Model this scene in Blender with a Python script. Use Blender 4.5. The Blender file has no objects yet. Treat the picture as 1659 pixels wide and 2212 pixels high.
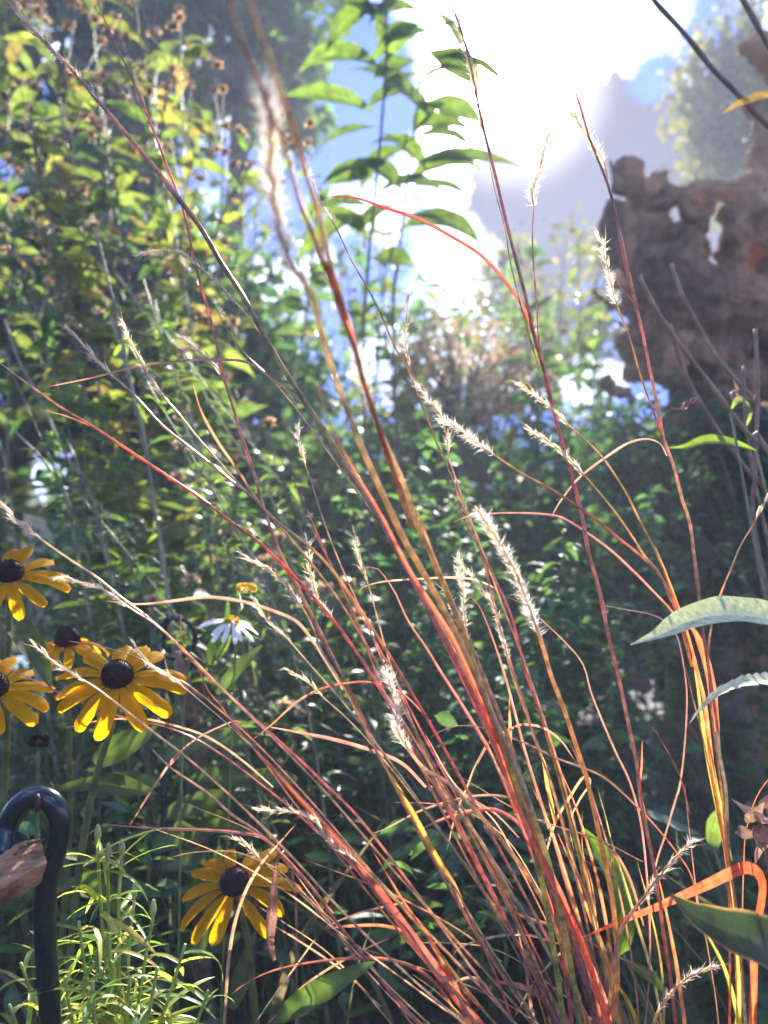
import bpy, math, random
import numpy as np
from mathutils import Vector
rng = np.random.default_rng(7)
random.seed(7)
R = math.radians
sc = bpy.context.scene
COL = sc.collection

# ------------------------------------------------------------------ camera
CAM = np.array([0.0, 0.0, 0.36]); PITCH = R(12.0); FPX = 1661.0; CX, CY = 829.5, 1106.0
FWD = np.array([0, math.cos(PITCH), math.sin(PITCH)]); UPV = np.array([0, -math.sin(PITCH), math.cos(PITCH)]); RGT = np.array([1.0, 0, 0])
cd = bpy.data.cameras.new('camera'); cam = bpy.data.objects.new('camera', cd); COL.objects.link(cam)
cam.location = CAM; cam.rotation_euler = (R(90) + PITCH, 0, 0)
cd.sensor_fit = 'VERTICAL'; cd.sensor_height = 34.6; cd.lens = 34.6 * FPX / 2212.0
cd.clip_start = 0.01; cd.clip_end = 2000
cd.dof.use_dof = True; cd.dof.focus_distance = 0.44; cd.dof.aperture_fstop = 6.3
sc.camera = cam

def P(x, y, d):
    return CAM + d * (FWD + (x - CX) / FPX * RGT - (y - CY) / FPX * UPV)
def ground(x, y, z=0.0):
    v = FWD + (x - CX) / FPX * RGT - (y - CY) / FPX * UPV
    return CAM + v * ((z - CAM[2]) / v[2])

# ------------------------------------------------------------------ sun, sky, exposure
SUNPX = (1110, 190)
sd = P(*SUNPX, 1.0) - CAM; sd /= np.linalg.norm(sd)
EL = math.asin(sd[2]); AZ = math.atan2(sd[0], sd[1])
sl = bpy.data.lights.new('sun', 'SUN'); so = bpy.data.objects.new('sun', sl); COL.objects.link(so)
so.rotation_euler = Vector(sd).to_track_quat('Z', 'Y').to_euler(); so.location = (2, 8, 9)
sl.energy = 5.0; sl.angle = R(0.5); sl.color = (1.0, 0.93, 0.82)
sc.view_settings.view_transform = 'Standard'; sc.view_settings.look = 'None'
sc.view_settings.gamma = 1.0; sc.view_settings.exposure = 1.95
sc.cycles.use_denoising = True
sc.cycles.max_bounces = 8; sc.cycles.transmission_bounces = 6; sc.cycles.diffuse_bounces = 4; sc.cycles.glossy_bounces = 2
sc.cycles.sample_clamp_indirect = 8

class NT:
    """small helper to wire shader nodes"""
    def __init__(s, tree): s.t = tree
    def n(s, typ, **kw):
        nd = s.t.nodes.new(typ)
        for k, v in kw.items():
            if k == 'op': nd.operation = v
            elif hasattr(nd, k): setattr(nd, k, v)
        return nd
    def link(s, a, b): s.t.links.new(a, b)
    def val(s, sock, v):
        if hasattr(v, 'is_linked') or hasattr(v, 'links'): s.link(v, sock)
        else: sock.default_value = v
    def math(s, op, a, b=0.0, c=None, clamp=False):
        nd = s.n('ShaderNodeMath', op=op); nd.use_clamp = clamp
        s.val(nd.inputs[0], a); s.val(nd.inputs[1], b)
        if c is not None: s.val(nd.inputs[2], c)
        return nd.outputs[0]
    def vmath(s, op, a, b=None, sc_=None):
        nd = s.n('ShaderNodeVectorMath', op=op); s.val(nd.inputs[0], a)
        if b is not None: s.val(nd.inputs[1], b)
        if sc_ is not None: s.val(nd.inputs['Scale'], sc_)
        return nd.outputs['Value'] if op == 'DOT_PRODUCT' else nd.outputs[0]
    def mix(s, f, a, b, typ='MIX'):
        nd = s.n('ShaderNodeMix'); nd.data_type = 'RGBA'; nd.blend_type = typ
        s.val(nd.inputs[0], f); s.val(nd.inputs[6], a); s.val(nd.inputs[7], b)
        return nd.outputs[2]
    def smooth(s, v, a, b, c=0.0, d=1.0):
        nd = s.n('ShaderNodeMapRange'); nd.interpolation_type = 'SMOOTHSTEP'
        s.val(nd.inputs[0], v); nd.inputs[1].default_value = a; nd.inputs[2].default_value = b
        nd.inputs[3].default_value = c; nd.inputs[4].default_value = d
        return nd.outputs[0]
    def noise(s, vec, scale, detail=4, rough=0.55):
        nd = s.n('ShaderNodeTexNoise'); nd.inputs['Scale'].default_value = scale
        nd.inputs['Detail'].default_value = detail; nd.inputs['Roughness'].default_value = rough
        if vec is not None: s.link(vec, nd.inputs['Vector'])
        return nd

w = bpy.data.worlds.new('World'); sc.world = w; w.use_nodes = True
nt = NT(w.node_tree); w.node_tree.nodes.clear()
sky = nt.n('ShaderNodeTexSky'); sky.sky_type = 'NISHITA'; sky.sun_disc = False
sky.sun_elevation = EL; sky.sun_rotation = AZ; sky.air_density = 1.0; sky.dust_density = 0.4; sky.ozone_density = 2.5
tc = nt.n('ShaderNodeTexCoord').outputs['Generated']
nz = nt.noise(tc, 6.5, 8, 0.66)
off = nt.vmath('SCALE', nt.vmath('SUBTRACT', nz.outputs['Color'], (0.5, 0.5, 0.5)), sc_=0.27)
dirw = nt.vmath('NORMALIZE', nt.vmath('ADD', tc, off))
offh = nt.vmath('SCALE', nt.vmath('SUBTRACT', nz.outputs['Color'], (0.5, 0.5, 0.5)), sc_=0.10)
dirh = nt.vmath('NORMALIZE', nt.vmath('ADD', tc, offh))
def blob(px, py, r_in, r_out, dirw=None):
    dirw = dirw or globals()['dirw']
    c = P(px, py, 1.0) - CAM; c /= np.linalg.norm(c)
    return nt.smooth(nt.vmath('DOT_PRODUCT', dirw, tuple(c)), math.cos(R(r_out)), math.cos(R(r_in)))
def union(*f):
    r = f[0]
    for g in f[1:]: r = nt.math('MAXIMUM', r, g)
    return r
nz2 = nt.noise(dirw, 3.2, 5, 0.55)
scatter = nt.smooth(nz2.outputs['Fac'], 0.53, 0.62)
clouds = union(scatter, blob(1160, 90, 7.5, 9), blob(1130, 330, 7, 9), blob(1300, 300, 6, 8), blob(1420, 420, 6, 8), blob(920, 330, 2.5, 4.5), blob(450, 200, 1.2, 3),
               blob(1150, 620, 7, 10), blob(500, 660, 1.5, 3), blob(1330, 60, 3, 5), blob(1640, 90, 2.5, 4), blob(1480, 245, 1.5, 3), blob(800, 420, 1.5, 3.5))
holes = union(blob(1405, 150, 1.2, 2.4, dirh), blob(1545, 60, 1.6, 3.2, dirh), blob(735, 190, 5, 7.2, dirh), blob(560, 480, 2, 4), blob(1330, 690, 1.5, 3))
clouds = nt.math('MULTIPLY', clouds, nt.math('SUBTRACT', 1.0, holes))
grey = union(blob(1310, 345, 5.4, 6.6), blob(1160, 400, 3.6, 5.4), blob(1200, 440, 4.5, 6.2), blob(1420, 420, 3, 5), blob(1240, 560, 4, 8), blob(1235, 350, 3.6, 4.8))
c = P(*SUNPX, 1.0) - CAM; c /= np.linalg.norm(c)
sdot = nt.vmath('DOT_PRODUCT', tc, tuple(c))
aur = nt.math('ADD', nt.smooth(sdot, math.cos(R(7)), 1.0, 0, 90.0), nt.smooth(sdot, math.cos(R(13)), 1.0, 0, 6.0))
white = nt.mix(1.0, (4.6, 5.6, 7.4, 1), (0.12, 0.10, 0.22, 1)); white_n = white.node
nt.link(grey, white_n.inputs[0])
add = nt.n('ShaderNodeVectorMath', op='ADD'); nt.link(white, add.inputs[0])
comb = nt.n('ShaderNodeCombineXYZ')
inten = nt.math('MULTIPLY', aur, nt.math('SUBTRACT', 1.0, nt.math('MULTIPLY', grey, 0.975)))
for k, t in enumerate((1.0, 0.97, 0.92)): nt.link(nt.math('MULTIPLY', inten, t), comb.inputs[k])
nt.link(comb.outputs[0], add.inputs[1])
skyc = nt.mix(1.0, sky.outputs[0], (0.055, 0.15, 0.56, 1), 'MULTIPLY')
skyc = nt.mix(0.6, skyc, (0.14, 0.42, 1.5, 1))
final = nt.mix(clouds, skyc, add.outputs[0])
bg = nt.n('ShaderNodeBackground'); nt.link(final, bg.inputs[0]); bg.inputs[1].default_value = 0.15
out = nt.n('ShaderNodeOutputWorld'); nt.link(bg.outputs[0], out.inputs[0])

# ------------------------------------------------------------------ materials (all read the mesh's own colour attribute)
def leaf_mat(name, trans=0.45, rough=0.45, tint=(1.5, 1.35, 0.55), spec=0.45, nscale=60, namp=0.35, sheen=0.0, bump=0.0):
    m = bpy.data.materials.new(name); m.use_nodes = True; m.node_tree.nodes.clear(); t = NT(m.node_tree)
    at = t.n('ShaderNodeAttribute'); at.attribute_name = 'Col'
    oc = t.n('ShaderNodeTexCoord').outputs['Object']
    n1 = t.noise(oc, nscale, 3)
    v = t.smooth(n1.outputs['Fac'], 0.3, 0.7, 1 - namp, 1 + namp)
    colr = t.vmath('SCALE', at.outputs['Color'], sc_=v)
    pb = t.n('ShaderNodeBsdfPrincipled'); t.link(colr, pb.inputs['Base Color'])
    pb.inputs['Roughness'].default_value = rough; pb.inputs['Specular IOR Level'].default_value = spec
    if bump:
        b = t.n('ShaderNodeBump'); b.inputs['Strength'].default_value = bump; b.inputs['Distance'].default_value = 0.001
        t.link(t.noise(oc, nscale * 6, 3).outputs['Fac'], b.inputs['Height']); t.link(b.outputs[0], pb.inputs['Normal'])
    o = t.n('ShaderNodeOutputMaterial')
    if trans > 0:
        tr = t.n('ShaderNodeBsdfTranslucent'); t.link(t.vmath('MULTIPLY', colr, tint), tr.inputs['Color'])
        mx = t.n('ShaderNodeMixShader'); mx.inputs[0].default_value = trans
        t.link(pb.outputs[0], mx.inputs[1]); t.link(tr.outputs[0], mx.inputs[2]); t.link(mx.outputs[0], o.inputs[0])
    else: t.link(pb.outputs[0], o.inputs[0])
    return m
M_LEAF = leaf_mat('green_leaf', 0.55, 0.38, (1.75, 1.75, 0.7), spec=0.4)
M_FAR = leaf_mat('far_leaf', 0.45, 0.5, (1.8, 1.7, 0.6), nscale=8)
M_GLOSS = leaf_mat('glossy_leaf', 0.45, 0.55, (1.6, 1.7, 0.7), spec=0.28)
M_BLADE = leaf_mat('grass_blade', 0.62, 0.32, (1.25, 1.05, 0.8), nscale=120, namp=0.3)
M_CULM = leaf_mat('grass_culm', 0.42, 0.26, (1.2, 1.05, 0.85), nscale=160, namp=0.35, spec=0.7)
M_HUSK = leaf_mat('straw_husk', 0.5, 0.5, (1.2, 1.08, 0.9), nscale=300, namp=0.25)
M_HAIR = leaf_mat('silky_hair', 0.72, 0.3, (1.05, 1.03, 1.0), nscale=50, namp=0.1)
M_PETAL = leaf_mat('yellow_petal', 0.85, 0.55, (1.1, 1.1, 0.5), nscale=200, namp=0.08, spec=0.12)
M_CONE = leaf_mat('dark_cone', 0.0, 0.65, nscale=400, namp=0.6, spec=0.25)
M_WHITE = leaf_mat('white_petal', 0.4, 0.5, (1, 1, 1), namp=0.08)
M_STEM = leaf_mat('plant_stem', 0.1, 0.5, (1.2, 1.2, 0.7), nscale=80, namp=0.3)
M_DRY = leaf_mat('dry_leaf', 0.3, 0.7, (1.2, 1.05, 0.8), nscale=90, namp=0.4, spec=0.2)
M_WOOL = leaf_mat('pale_leaf', 0.22, 0.75, (1.2, 1.35, 0.6), nscale=300, namp=0.15, spec=0.2, bump=0.6)

def plain_mat(name, c1, c2, rough, scale, bump=0.3, spec=0.4, detail=6, stretch=(1, 1, 1), dist=0.004):
    m = bpy.data.materials.new(name); m.use_nodes = True; t = NT(m.node_tree); pb = m.node_tree.nodes['Principled BSDF']
    mp = t.n('ShaderNodeMapping'); mp.inputs['Scale'].default_value = stretch
    t.link(t.n('ShaderNodeTexCoord').outputs['Object'], mp.inputs[0])
    n1 = t.noise(mp.outputs[0], scale, detail, 0.62)
    t.link(t.mix(t.smooth(n1.outputs['Fac'], 0.32, 0.68), (*c1, 1), (*c2, 1)), pb.inputs['Base Color'])
    pb.inputs['Roughness'].default_value = rough; pb.inputs['Specular IOR Level'].default_value = spec
    b = t.n('ShaderNodeBump'); b.inputs['Strength'].default_value = bump; b.inputs['Distance'].default_value = dist
    t.link(t.noise(mp.outputs[0], scale * 3, detail, 0.65).outputs['Fac'], b.inputs['Height']); t.link(b.outputs[0], pb.inputs['Normal'])
    return m
M_SOIL = plain_mat('soil', (0.025, 0.018, 0.012), (0.09, 0.065, 0.04), 0.95, 14, 0.8)
M_WOOD = plain_mat('weathered_root_wood', (0.075, 0.038, 0.026), (0.48, 0.28, 0.15), 0.85, 11, 1.0, 0.2, 10, (1, 1, 0.35), 0.02)  # weathered wood tones; the tan patches also stand in for sunlit spots
M_SLAB = plain_mat('weathered_brown_wood', (0.12, 0.055, 0.028), (0.46, 0.25, 0.125), 0.8, 120, 1.0, 0.25, 6, (0.35, 1, 1), 0.002)
M_HOOK = plain_mat('green_painted_metal', (0.003, 0.016, 0.018), (0.006, 0.028, 0.028), 0.22, 40, 0.12, 0.6, 4, (1, 1, 1), 0.001)
M_RUST = plain_mat('rusty_metal', (0.05, 0.018, 0.012), (0.13, 0.045, 0.022), 0.75, 40, 0.5)
M_BARK = plain_mat('bark', (0.05, 0.04, 0.035), (0.16, 0.12, 0.09), 0.9, 25, 0.7)

# ------------------------------------------------------------------ mesh helpers
class MB:
    """collects vertices, faces and vertex colours; build() links them as ONE mesh object"""
    def __init__(s): s.v = []; s.f = []; s.c = []; s.n = 0
    def add(s, v, f, c):
        v = np.asarray(v, float); c = np.asarray(c, float)
        if c.ndim == 1: c = np.tile(c[:3], (len(v), 1))
        f = np.asarray(f, int)
        s.v.append(v); s.c.append(c); s.f.append(f + s.n); s.n += len(v)
    def build(s, name, mat, parent=None, smooth=True):
        v = np.concatenate(s.v); c = np.concatenate(s.c)
        org = np.array(parent['org']) if parent is not None and 'org' in parent else np.zeros(3)
        v = v - org
        quads = [f for f in s.f if f.shape[1] == 4]; tris = [f for f in s.f if f.shape[1] == 3]
        q = np.concatenate(quads) if quads else np.zeros((0, 4), int); t = np.concatenate(tris) if tris else np.zeros((0, 3), int)
        me = bpy.data.meshes.new(name)
        me.vertices.add(len(v)); me.vertices.foreach_set('co', v.astype(np.float32).ravel())
        nl = q.size + t.size; me.loops.add(nl); me.polygons.add(len(q) + len(t))
        me.loops.foreach_set('vertex_index', np.concatenate([q.ravel(), t.ravel()]).astype(np.int32))
        st = np.concatenate([np.arange(len(q)) * 4, q.size + np.arange(len(t)) * 3]).astype(np.int32)
        me.polygons.foreach_set('loop_start', st)
        me.polygons.foreach_set('use_smooth', np.full(len(st), smooth))
        me.update(calc_edges=True); me.validate()
        a = me.color_attributes.new('Col', 'FLOAT_COLOR', 'POINT')
        a.data.foreach_set('color', np.concatenate([np.clip(c, 0.001, 0.95), np.ones((len(c), 1))], 1).astype(np.float32).ravel())
        if isinstance(mat, (list, tuple)): [me.materials.append(x) for x in mat]
        else: me.materials.append(mat)
        o = bpy.data.objects.new(name, me); COL.objects.link(o)
        if parent is not None: o.parent = parent
        return o
def tag(o, label=None, cat=None, group=None, kind=None):
    for k, v in (('label', label), ('category', cat), ('group', group), ('kind', kind)):
        if v: o[k] = v
    return o
def thing(name, label, cat, loc, group=None):
    o = bpy.data.objects.new(name, None); COL.objects.link(o); o.location = tuple(loc); o['org'] = [float(x) for x in loc]
    o.empty_display_size = 0.02
    return tag(o, label, cat, group)

def unit(a): return a / np.maximum(np.linalg.norm(a, axis=-1, keepdims=True), 1e-9)
def spline(pts, n):
    p = np.asarray(pts, float)
    if len(p) == 2: return p[0] + (p[1] - p[0]) * np.linspace(0, 1, n)[:, None]
    q = np.vstack([2 * p[0] - p[1], p, 2 * p[-1] - p[-2]])
    t = np.concatenate([[0], np.cumsum(np.linalg.norm(np.diff(p[:, :3], axis=0), axis=1))])
    u = np.linspace(0, t[-1], n); k = np.clip(np.searchsorted(t, u, side='right') - 1, 0, len(p) - 2)
    s = ((u - t[k]) / np.maximum(t[k + 1] - t[k], 1e-9))[:, None]
    a, b, c_, d = q[k], q[k + 1], q[k + 2], q[k + 3]
    return 0.5 * ((2 * b) + (c_ - a) * s + (2 * a - 5 * b + 4 * c_ - d) * s ** 2 + (3 * b - a - 3 * c_ + d) * s ** 3)
def frames(p):
    t = unit(np.gradient(p, axis=0)); ref = np.array([0.3, -1.0, 0.12])
    s = unit(np.cross(t, ref)); n = np.cross(s, t)
    return t, s, n
def tube(mb, pts, rad, col, sides=6, cap=True):
    p = np.asarray(pts, float); k = len(p); rad = np.broadcast_to(np.asarray(rad, float), (k,)); t, s, n = frames(p)
    a = np.arange(sides) * 2 * math.pi / sides
    v = (p[:, None] + rad[:, None, None] * (np.cos(a)[None, :, None] * s[:, None] + np.sin(a)[None, :, None] * n[:, None])).reshape(-1, 3)
    i = np.arange(k - 1)[:, None] * sides; j = np.arange(sides)[None]; j2 = (j + 1) % sides
    f = np.stack([i + j, i + j2, i + sides + j2, i + sides + j], -1).reshape(-1, 4)
    c_ = np.asarray(col, float)
    c_ = np.tile(c_, (k * sides, 1)) if c_.ndim == 1 else np.repeat(c_, sides, 0)
    if cap:
        v = np.vstack([v, p[0], p[-1]]); c_ = np.vstack([c_, c_[0], c_[-1]]); m0 = k * sides
        mb.add(v, f, c_); base = mb.n - len(v); e = (k - 1) * sides
        ft = [(m0, (q + 1) % sides, q) for q in range(sides)] + [(m0 + 1, e + q, e + (q + 1) % sides) for q in range(sides)]
        mb.f.append(np.array(ft) + base)
    else: mb.add(v, f, c_)
def ribbon(mb, p, wid, twist, fold, ccol, ecol, across=9, side=None):
    """grass blade: keeled strip, edge colour and centre colour of the blade's own stripes"""
    p = np.asarray(p, float); k = len(p); t, s, n = frames(p)
    if side is not None: s = unit(side - (side * t).sum(1, keepdims=True) * t); n = np.cross(s, t)
    tw = np.broadcast_to(np.asarray(twist, float), (k,))[:, None]
    s2 = s * np.cos(tw) + n * np.sin(tw); n2 = -s * np.sin(tw) + n * np.cos(tw)
    wid = np.broadcast_to(np.asarray(wid, float), (k,))
    a = np.linspace(-1, 1, across)
    v = p[:, None] + wid[:, None, None] * 0.5 * (a[None, :, None] * s2[:, None] + fold * np.abs(a)[None, :, None] * n2[:, None])
    m = (np.abs(a) ** 1.5)[None, :, None]
    ccol = np.broadcast_to(np.asarray(ccol, float), (k, 3)); ecol = np.broadcast_to(np.asarray(ecol, float), (k, 3))
    col = (ccol[:, None] * (1 - m) + ecol[:, None] * m) * rng.uniform(.78, 1.18, (1, across, 1)) * rng.uniform(.93, 1.07, (k, across, 1))
    blot = np.interp(np.arange(k), np.sort(rng.uniform(0, k, 7)), rng.uniform(0, 1, 7))[:, None, None] ** 3; col = col * (1 - .45 * blot) + np.array((.42, .34, .2)) * .45 * blot
    i = np.arange(k - 1)[:, None] * across; j = np.arange(across - 1)[None]
    f = np.stack([i + j, i + j + 1, i + across + j + 1, i + across + j], -1).reshape(-1, 4)
    mb.add(v.reshape(-1, 3), f, col.reshape(-1, 3))

LANCE = (np.array([0, .07, .2, .38, .58, .78, .92, 1]), np.array([.05, .14, .68, 1, .92, .55, .2, .02]))
OVAL = (np.array([0, .08, .28, .52, .78, 1]), np.array([.05, .35, .95, 1, .62, .03]))
QUICK = (np.array([0, .3, .68, 1]), np.array([.06, .95, .8, .03]))
def leaves(mb, p, d, up, L, W, bend, col, tmpl=LANCE, fold=0.25, rib=1.25, wavy=0.0, tip=None):
    """many leaves at once: p base, d direction, up rough normal"""
    u, h = tmpl; N = len(p); k = len(u)
    d = unit(d); s = unit(np.cross(d, up)); n = np.cross(s, d)
    L = np.broadcast_to(L, (N,)); W = np.broadcast_to(W, (N,)); bend = np.broadcast_to(bend, (N,))
    ub = u[None] * bend[:, None]
    x = u[None] * (1 - ub ** 2 / 6); z = -u[None] * ub / 2
    a = np.array([-1.0, 0, 1.0])
    V = (p[:, None, None] + (L[:, None] * x)[:, :, None, None] * d[:, None, None] + (W[:, None] * h[None] * .5)[:, :, None, None] * a[None, None, :, None] * s[:, None, None]
         + ((L[:, None] * z)[:, :, None] + (W[:, None] * h[None] * .5 * fold)[:, :, None] * np.abs(a)[None, None] )[..., None] * n[:, None, None])
    if wavy: V = V + (np.sin(u * 19)[None, :, None] * np.abs(a)[None, None] * a[None, None] * (W * wavy)[:, None, None])[..., None] * n[:, None, None]
    c_ = np.broadcast_to(col[:, None, None], (N, k, 3, 3)).copy(); c_[:, :, 1] *= rib
    if tip is not None: c_ = c_ * (1 - (u ** 2)[None, :, None, None]) + np.asarray(tip) * (u ** 2)[None, :, None, None]
    i = (np.arange(k - 1) * 3)[:, None]; j = np.arange(2)[None]
    f = np.stack([i + j, i + j + 1, i + 3 + j + 1, i + 3 + j], -1).reshape(-1, 4)
    F = (f[None] + (np.arange(N) * k * 3)[:, None, None]).reshape(-1, 4)
    mb.add(V.reshape(-1, 3), F, c_.reshape(-1, 3))
def rdir(n, zlo=-0.3, zhi=0.9):
    a = rng.uniform(0, 2 * math.pi, n); z = rng.uniform(zlo, zhi, n)
    return unit(np.stack([np.cos(a), np.sin(a), z], 1))
def pal(n, *cols, jit=0.25):
    c_ = np.array(cols)[rng.integers(0, len(cols), n)]
    return c_ * rng.uniform(1 - jit, 1 + jit, (n, 1)) * rng.uniform(0.92, 1.08, (n, 3))

def surface_leaf(t, spine, wid, d, nrm, col, mat, serr=0.0, edge=None, curl=.25):
    """one large leaf along a traced midrib; spine gives depth offsets, wid the half widths"""
    q = spline([P(x, y, d + z) for x, y, z in spine], 90); u = np.linspace(0, 1, 90); w_ = np.interp(u, np.linspace(0, 1, len(wid)), wid) * d / FPX
    tg = unit(np.gradient(q, axis=0)); n0 = np.asarray(nrm, float); s = unit(np.cross(tg, n0)); n = np.cross(s, tg); m = 13; a = np.linspace(-1, 1, m)
    sw = 1 + serr * ((np.arange(90) % 9) / 8 - .5)
    V = q[:, None] + (w_ * sw)[:, None, None] * a[None, :, None] * s[:, None] + (w_[:, None] * curl * np.abs(a)[None] ** 1.5 + .03 * w_[:, None] * np.sin(u * 23)[:, None] * np.abs(a)[None])[..., None] * n[:, None]
    c_ = np.tile(np.asarray(col, float), (90, m, 1)) * rng.uniform(.92, 1.08, (90, m, 1)); c_[:, 6] *= 1.4; vein = np.sin(u[:, None] * 95 - np.abs(a)[None] * 9) > .86; c_ *= np.where(vein, 1.22, 1.0)[..., None]; c_ *= np.where(rng.random((90, m)) < .02, .6, 1.0)[..., None]
    if edge is not None: c_[:, [0, -1]] = edge
    i = np.arange(89)[:, None] * m; j = np.arange(m - 1)[None]; f = np.stack([i + j, i + j + 1, i + m + j + 1, i + m + j], -1).reshape(-1, 4)
    mb = MB(); mb.add(V.reshape(-1, 3), f, c_.reshape(-1, 3)); return mb.build('leaf', mat, t)

# ------------------------------------------------------------------ the setting
def ground_sheet():
    n = 90; xs = np.sinh(np.linspace(-5, 5, n)) ; xs = xs / xs[-1] * 600
    X, Y = np.meshgrid(xs, xs + 1.0, indexing='ij'); r = np.hypot(X, Y - 1)
    Z = 0.02 * np.sin(X * 5.1 + 1) * np.cos(Y * 4.3) * (r < 6) - 0.01
    v = np.stack([X, Y, Z], -1).reshape(-1, 3)
    i = np.arange(n - 1)[:, None] * n; j = np.arange(n - 1)[None]
    f = np.stack([i + j, i + n + j, i + n + j + 1, i + j + 1], -1).reshape(-1, 4)
    mb = MB(); mb.add(v, f, (0.05, 0.04, 0.03)); tag(mb.build('ground', M_SOIL), 'dark garden soil under the plants', None, None, 'structure')
ground_sheet()

# ------------------------------------------------------------------ trees, shrubs and the root stump behind
def crown(mb_leaf, mb_wood, centre, rad, nclump, per, L, cols, base, sigma=0.16, bend=0.5, ratio=0.5, up=(0, 0, 1), tmpl=OVAL, twig=0.006, shell=0.55, hang=0.35):
    cen = np.asarray(centre); rad = np.asarray(rad, float)
    cl = rdir(nclump, -0.9, 1.0) * rng.uniform(shell, 1.0, (nclump, 1)) * rad + cen
    for q in cl:
        mid = (np.asarray(base) * 0.45 + q * 0.55) + rng.normal(0, .06, 3) * rad
        tube(mb_wood, spline([base, mid, q], 7), np.linspace(twig * 2.2, twig * .5, 7), (0.14, 0.11, 0.08), 5, False)
    p = np.repeat(cl, per, 0) + rng.normal(0, 1, (nclump * per, 3)) * rad * sigma
    n = len(p); d = rdir(n, -0.5, 0.5); d[:, 2] -= hang
    sh = np.repeat(rng.uniform(0.7, 1.35, nclump), per)[:, None]
    u = rdir(n, 0.2, 1.0)
    leaves(mb_leaf, p, d, u, L * rng.uniform(.55, 1.2, n), L * ratio * rng.uniform(.7, 1.2, n), rng.uniform(0, bend * 2, n), pal(n, *cols) * sh, tmpl)

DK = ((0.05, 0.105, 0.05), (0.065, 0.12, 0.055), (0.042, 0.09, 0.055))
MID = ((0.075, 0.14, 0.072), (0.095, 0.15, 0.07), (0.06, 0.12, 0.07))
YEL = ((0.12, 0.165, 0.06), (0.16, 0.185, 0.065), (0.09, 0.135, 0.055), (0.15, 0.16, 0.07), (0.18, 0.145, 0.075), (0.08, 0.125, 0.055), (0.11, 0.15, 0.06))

def shrub(name, label, cat, px, py, d, rad, nclump, per, L, cols, mat=M_LEAF, group=None, **kw):
    c_ = P(px, py, d); b = np.array([c_[0], c_[1], 0.0])
    t = thing(name, label, cat, b, group); ml, mw = MB(), MB()
    if c_[2] > rad[2] * 0.6: tube(mw, spline([b, (b + c_) / 2 + rng.normal(0, .05, 3), c_ - [0, 0, rad[2] * .5]], 8), np.linspace(.035, .018, 8) * kw.pop('thick', 1.0), (0.10, 0.08, 0.06), 7, False)
    else: kw.pop('thick', 0)
    crown(ml, mw, c_, rad, nclump, per, L, cols, c_ - [0, 0, rad[2] * .6], **kw)
    ml.build('foliage', mat, t); mw.build('branches' if name != 'tree' else 'trunk', M_BARK, t)
    return t
# far trees
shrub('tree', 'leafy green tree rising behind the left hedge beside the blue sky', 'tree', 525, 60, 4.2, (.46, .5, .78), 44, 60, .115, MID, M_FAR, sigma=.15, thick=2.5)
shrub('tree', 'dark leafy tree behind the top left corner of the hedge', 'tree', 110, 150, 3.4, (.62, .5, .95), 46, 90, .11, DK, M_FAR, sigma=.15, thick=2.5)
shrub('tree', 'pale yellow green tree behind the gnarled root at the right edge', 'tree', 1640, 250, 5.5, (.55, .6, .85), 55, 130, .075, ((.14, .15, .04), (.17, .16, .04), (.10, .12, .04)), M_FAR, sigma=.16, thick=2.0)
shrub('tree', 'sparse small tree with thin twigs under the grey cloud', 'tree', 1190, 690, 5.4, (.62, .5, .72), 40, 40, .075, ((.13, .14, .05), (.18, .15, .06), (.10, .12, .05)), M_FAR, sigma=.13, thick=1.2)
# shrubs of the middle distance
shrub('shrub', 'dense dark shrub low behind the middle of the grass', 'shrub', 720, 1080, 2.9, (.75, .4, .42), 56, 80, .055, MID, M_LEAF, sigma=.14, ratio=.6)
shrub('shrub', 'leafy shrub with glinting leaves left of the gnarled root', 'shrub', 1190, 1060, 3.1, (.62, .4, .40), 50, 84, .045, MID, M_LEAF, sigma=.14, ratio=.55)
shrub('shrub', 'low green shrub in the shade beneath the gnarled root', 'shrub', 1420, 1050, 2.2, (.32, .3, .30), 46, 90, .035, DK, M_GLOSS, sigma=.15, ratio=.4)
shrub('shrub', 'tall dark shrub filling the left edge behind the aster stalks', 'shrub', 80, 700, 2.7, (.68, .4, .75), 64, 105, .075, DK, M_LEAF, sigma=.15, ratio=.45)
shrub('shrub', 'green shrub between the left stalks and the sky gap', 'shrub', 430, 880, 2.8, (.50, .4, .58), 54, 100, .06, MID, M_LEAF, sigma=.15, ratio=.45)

shrub('shrub', 'straw coloured shrub of dead seed heads in the middle of the garden', 'shrub', 1000, 830, 2.7, (.30, .25, .26), 34, 110, .022, ((.62, .46, .30), (.50, .36, .22), (.7, .56, .40), (.25, .24, .10)), M_DRY, sigma=.15, ratio=.6)
shrub('hedge', 'distant hedge low behind the left border', 'hedge', 300, 1240, 7.0, (2.6, .6, 1.25), 130, 110, .15, MID, M_FAR, sigma=.13, shell=.2)
shrub('hedge', 'distant hedge low behind the middle of the garden', 'hedge', 900, 1250, 6.2, (1.7, .6, 1.15), 120, 110, .14, MID, M_FAR, sigma=.13, shell=.2)
shrub('hedge', 'distant hedge low behind the gnarled root', 'hedge', 1480, 1240, 6.6, (1.8, .6, 1.2), 120, 110, .15, DK, M_FAR, sigma=.13, shell=.2)

shrub('shrub', 'dark tangled shrub growing in front of the foot of the gnarled root', 'shrub', 1590, 1105, 1.45, (.29, .16, .27), 66, 110, .035, DK, M_GLOSS, sigma=.16, ratio=.3, tmpl=LANCE)

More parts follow.
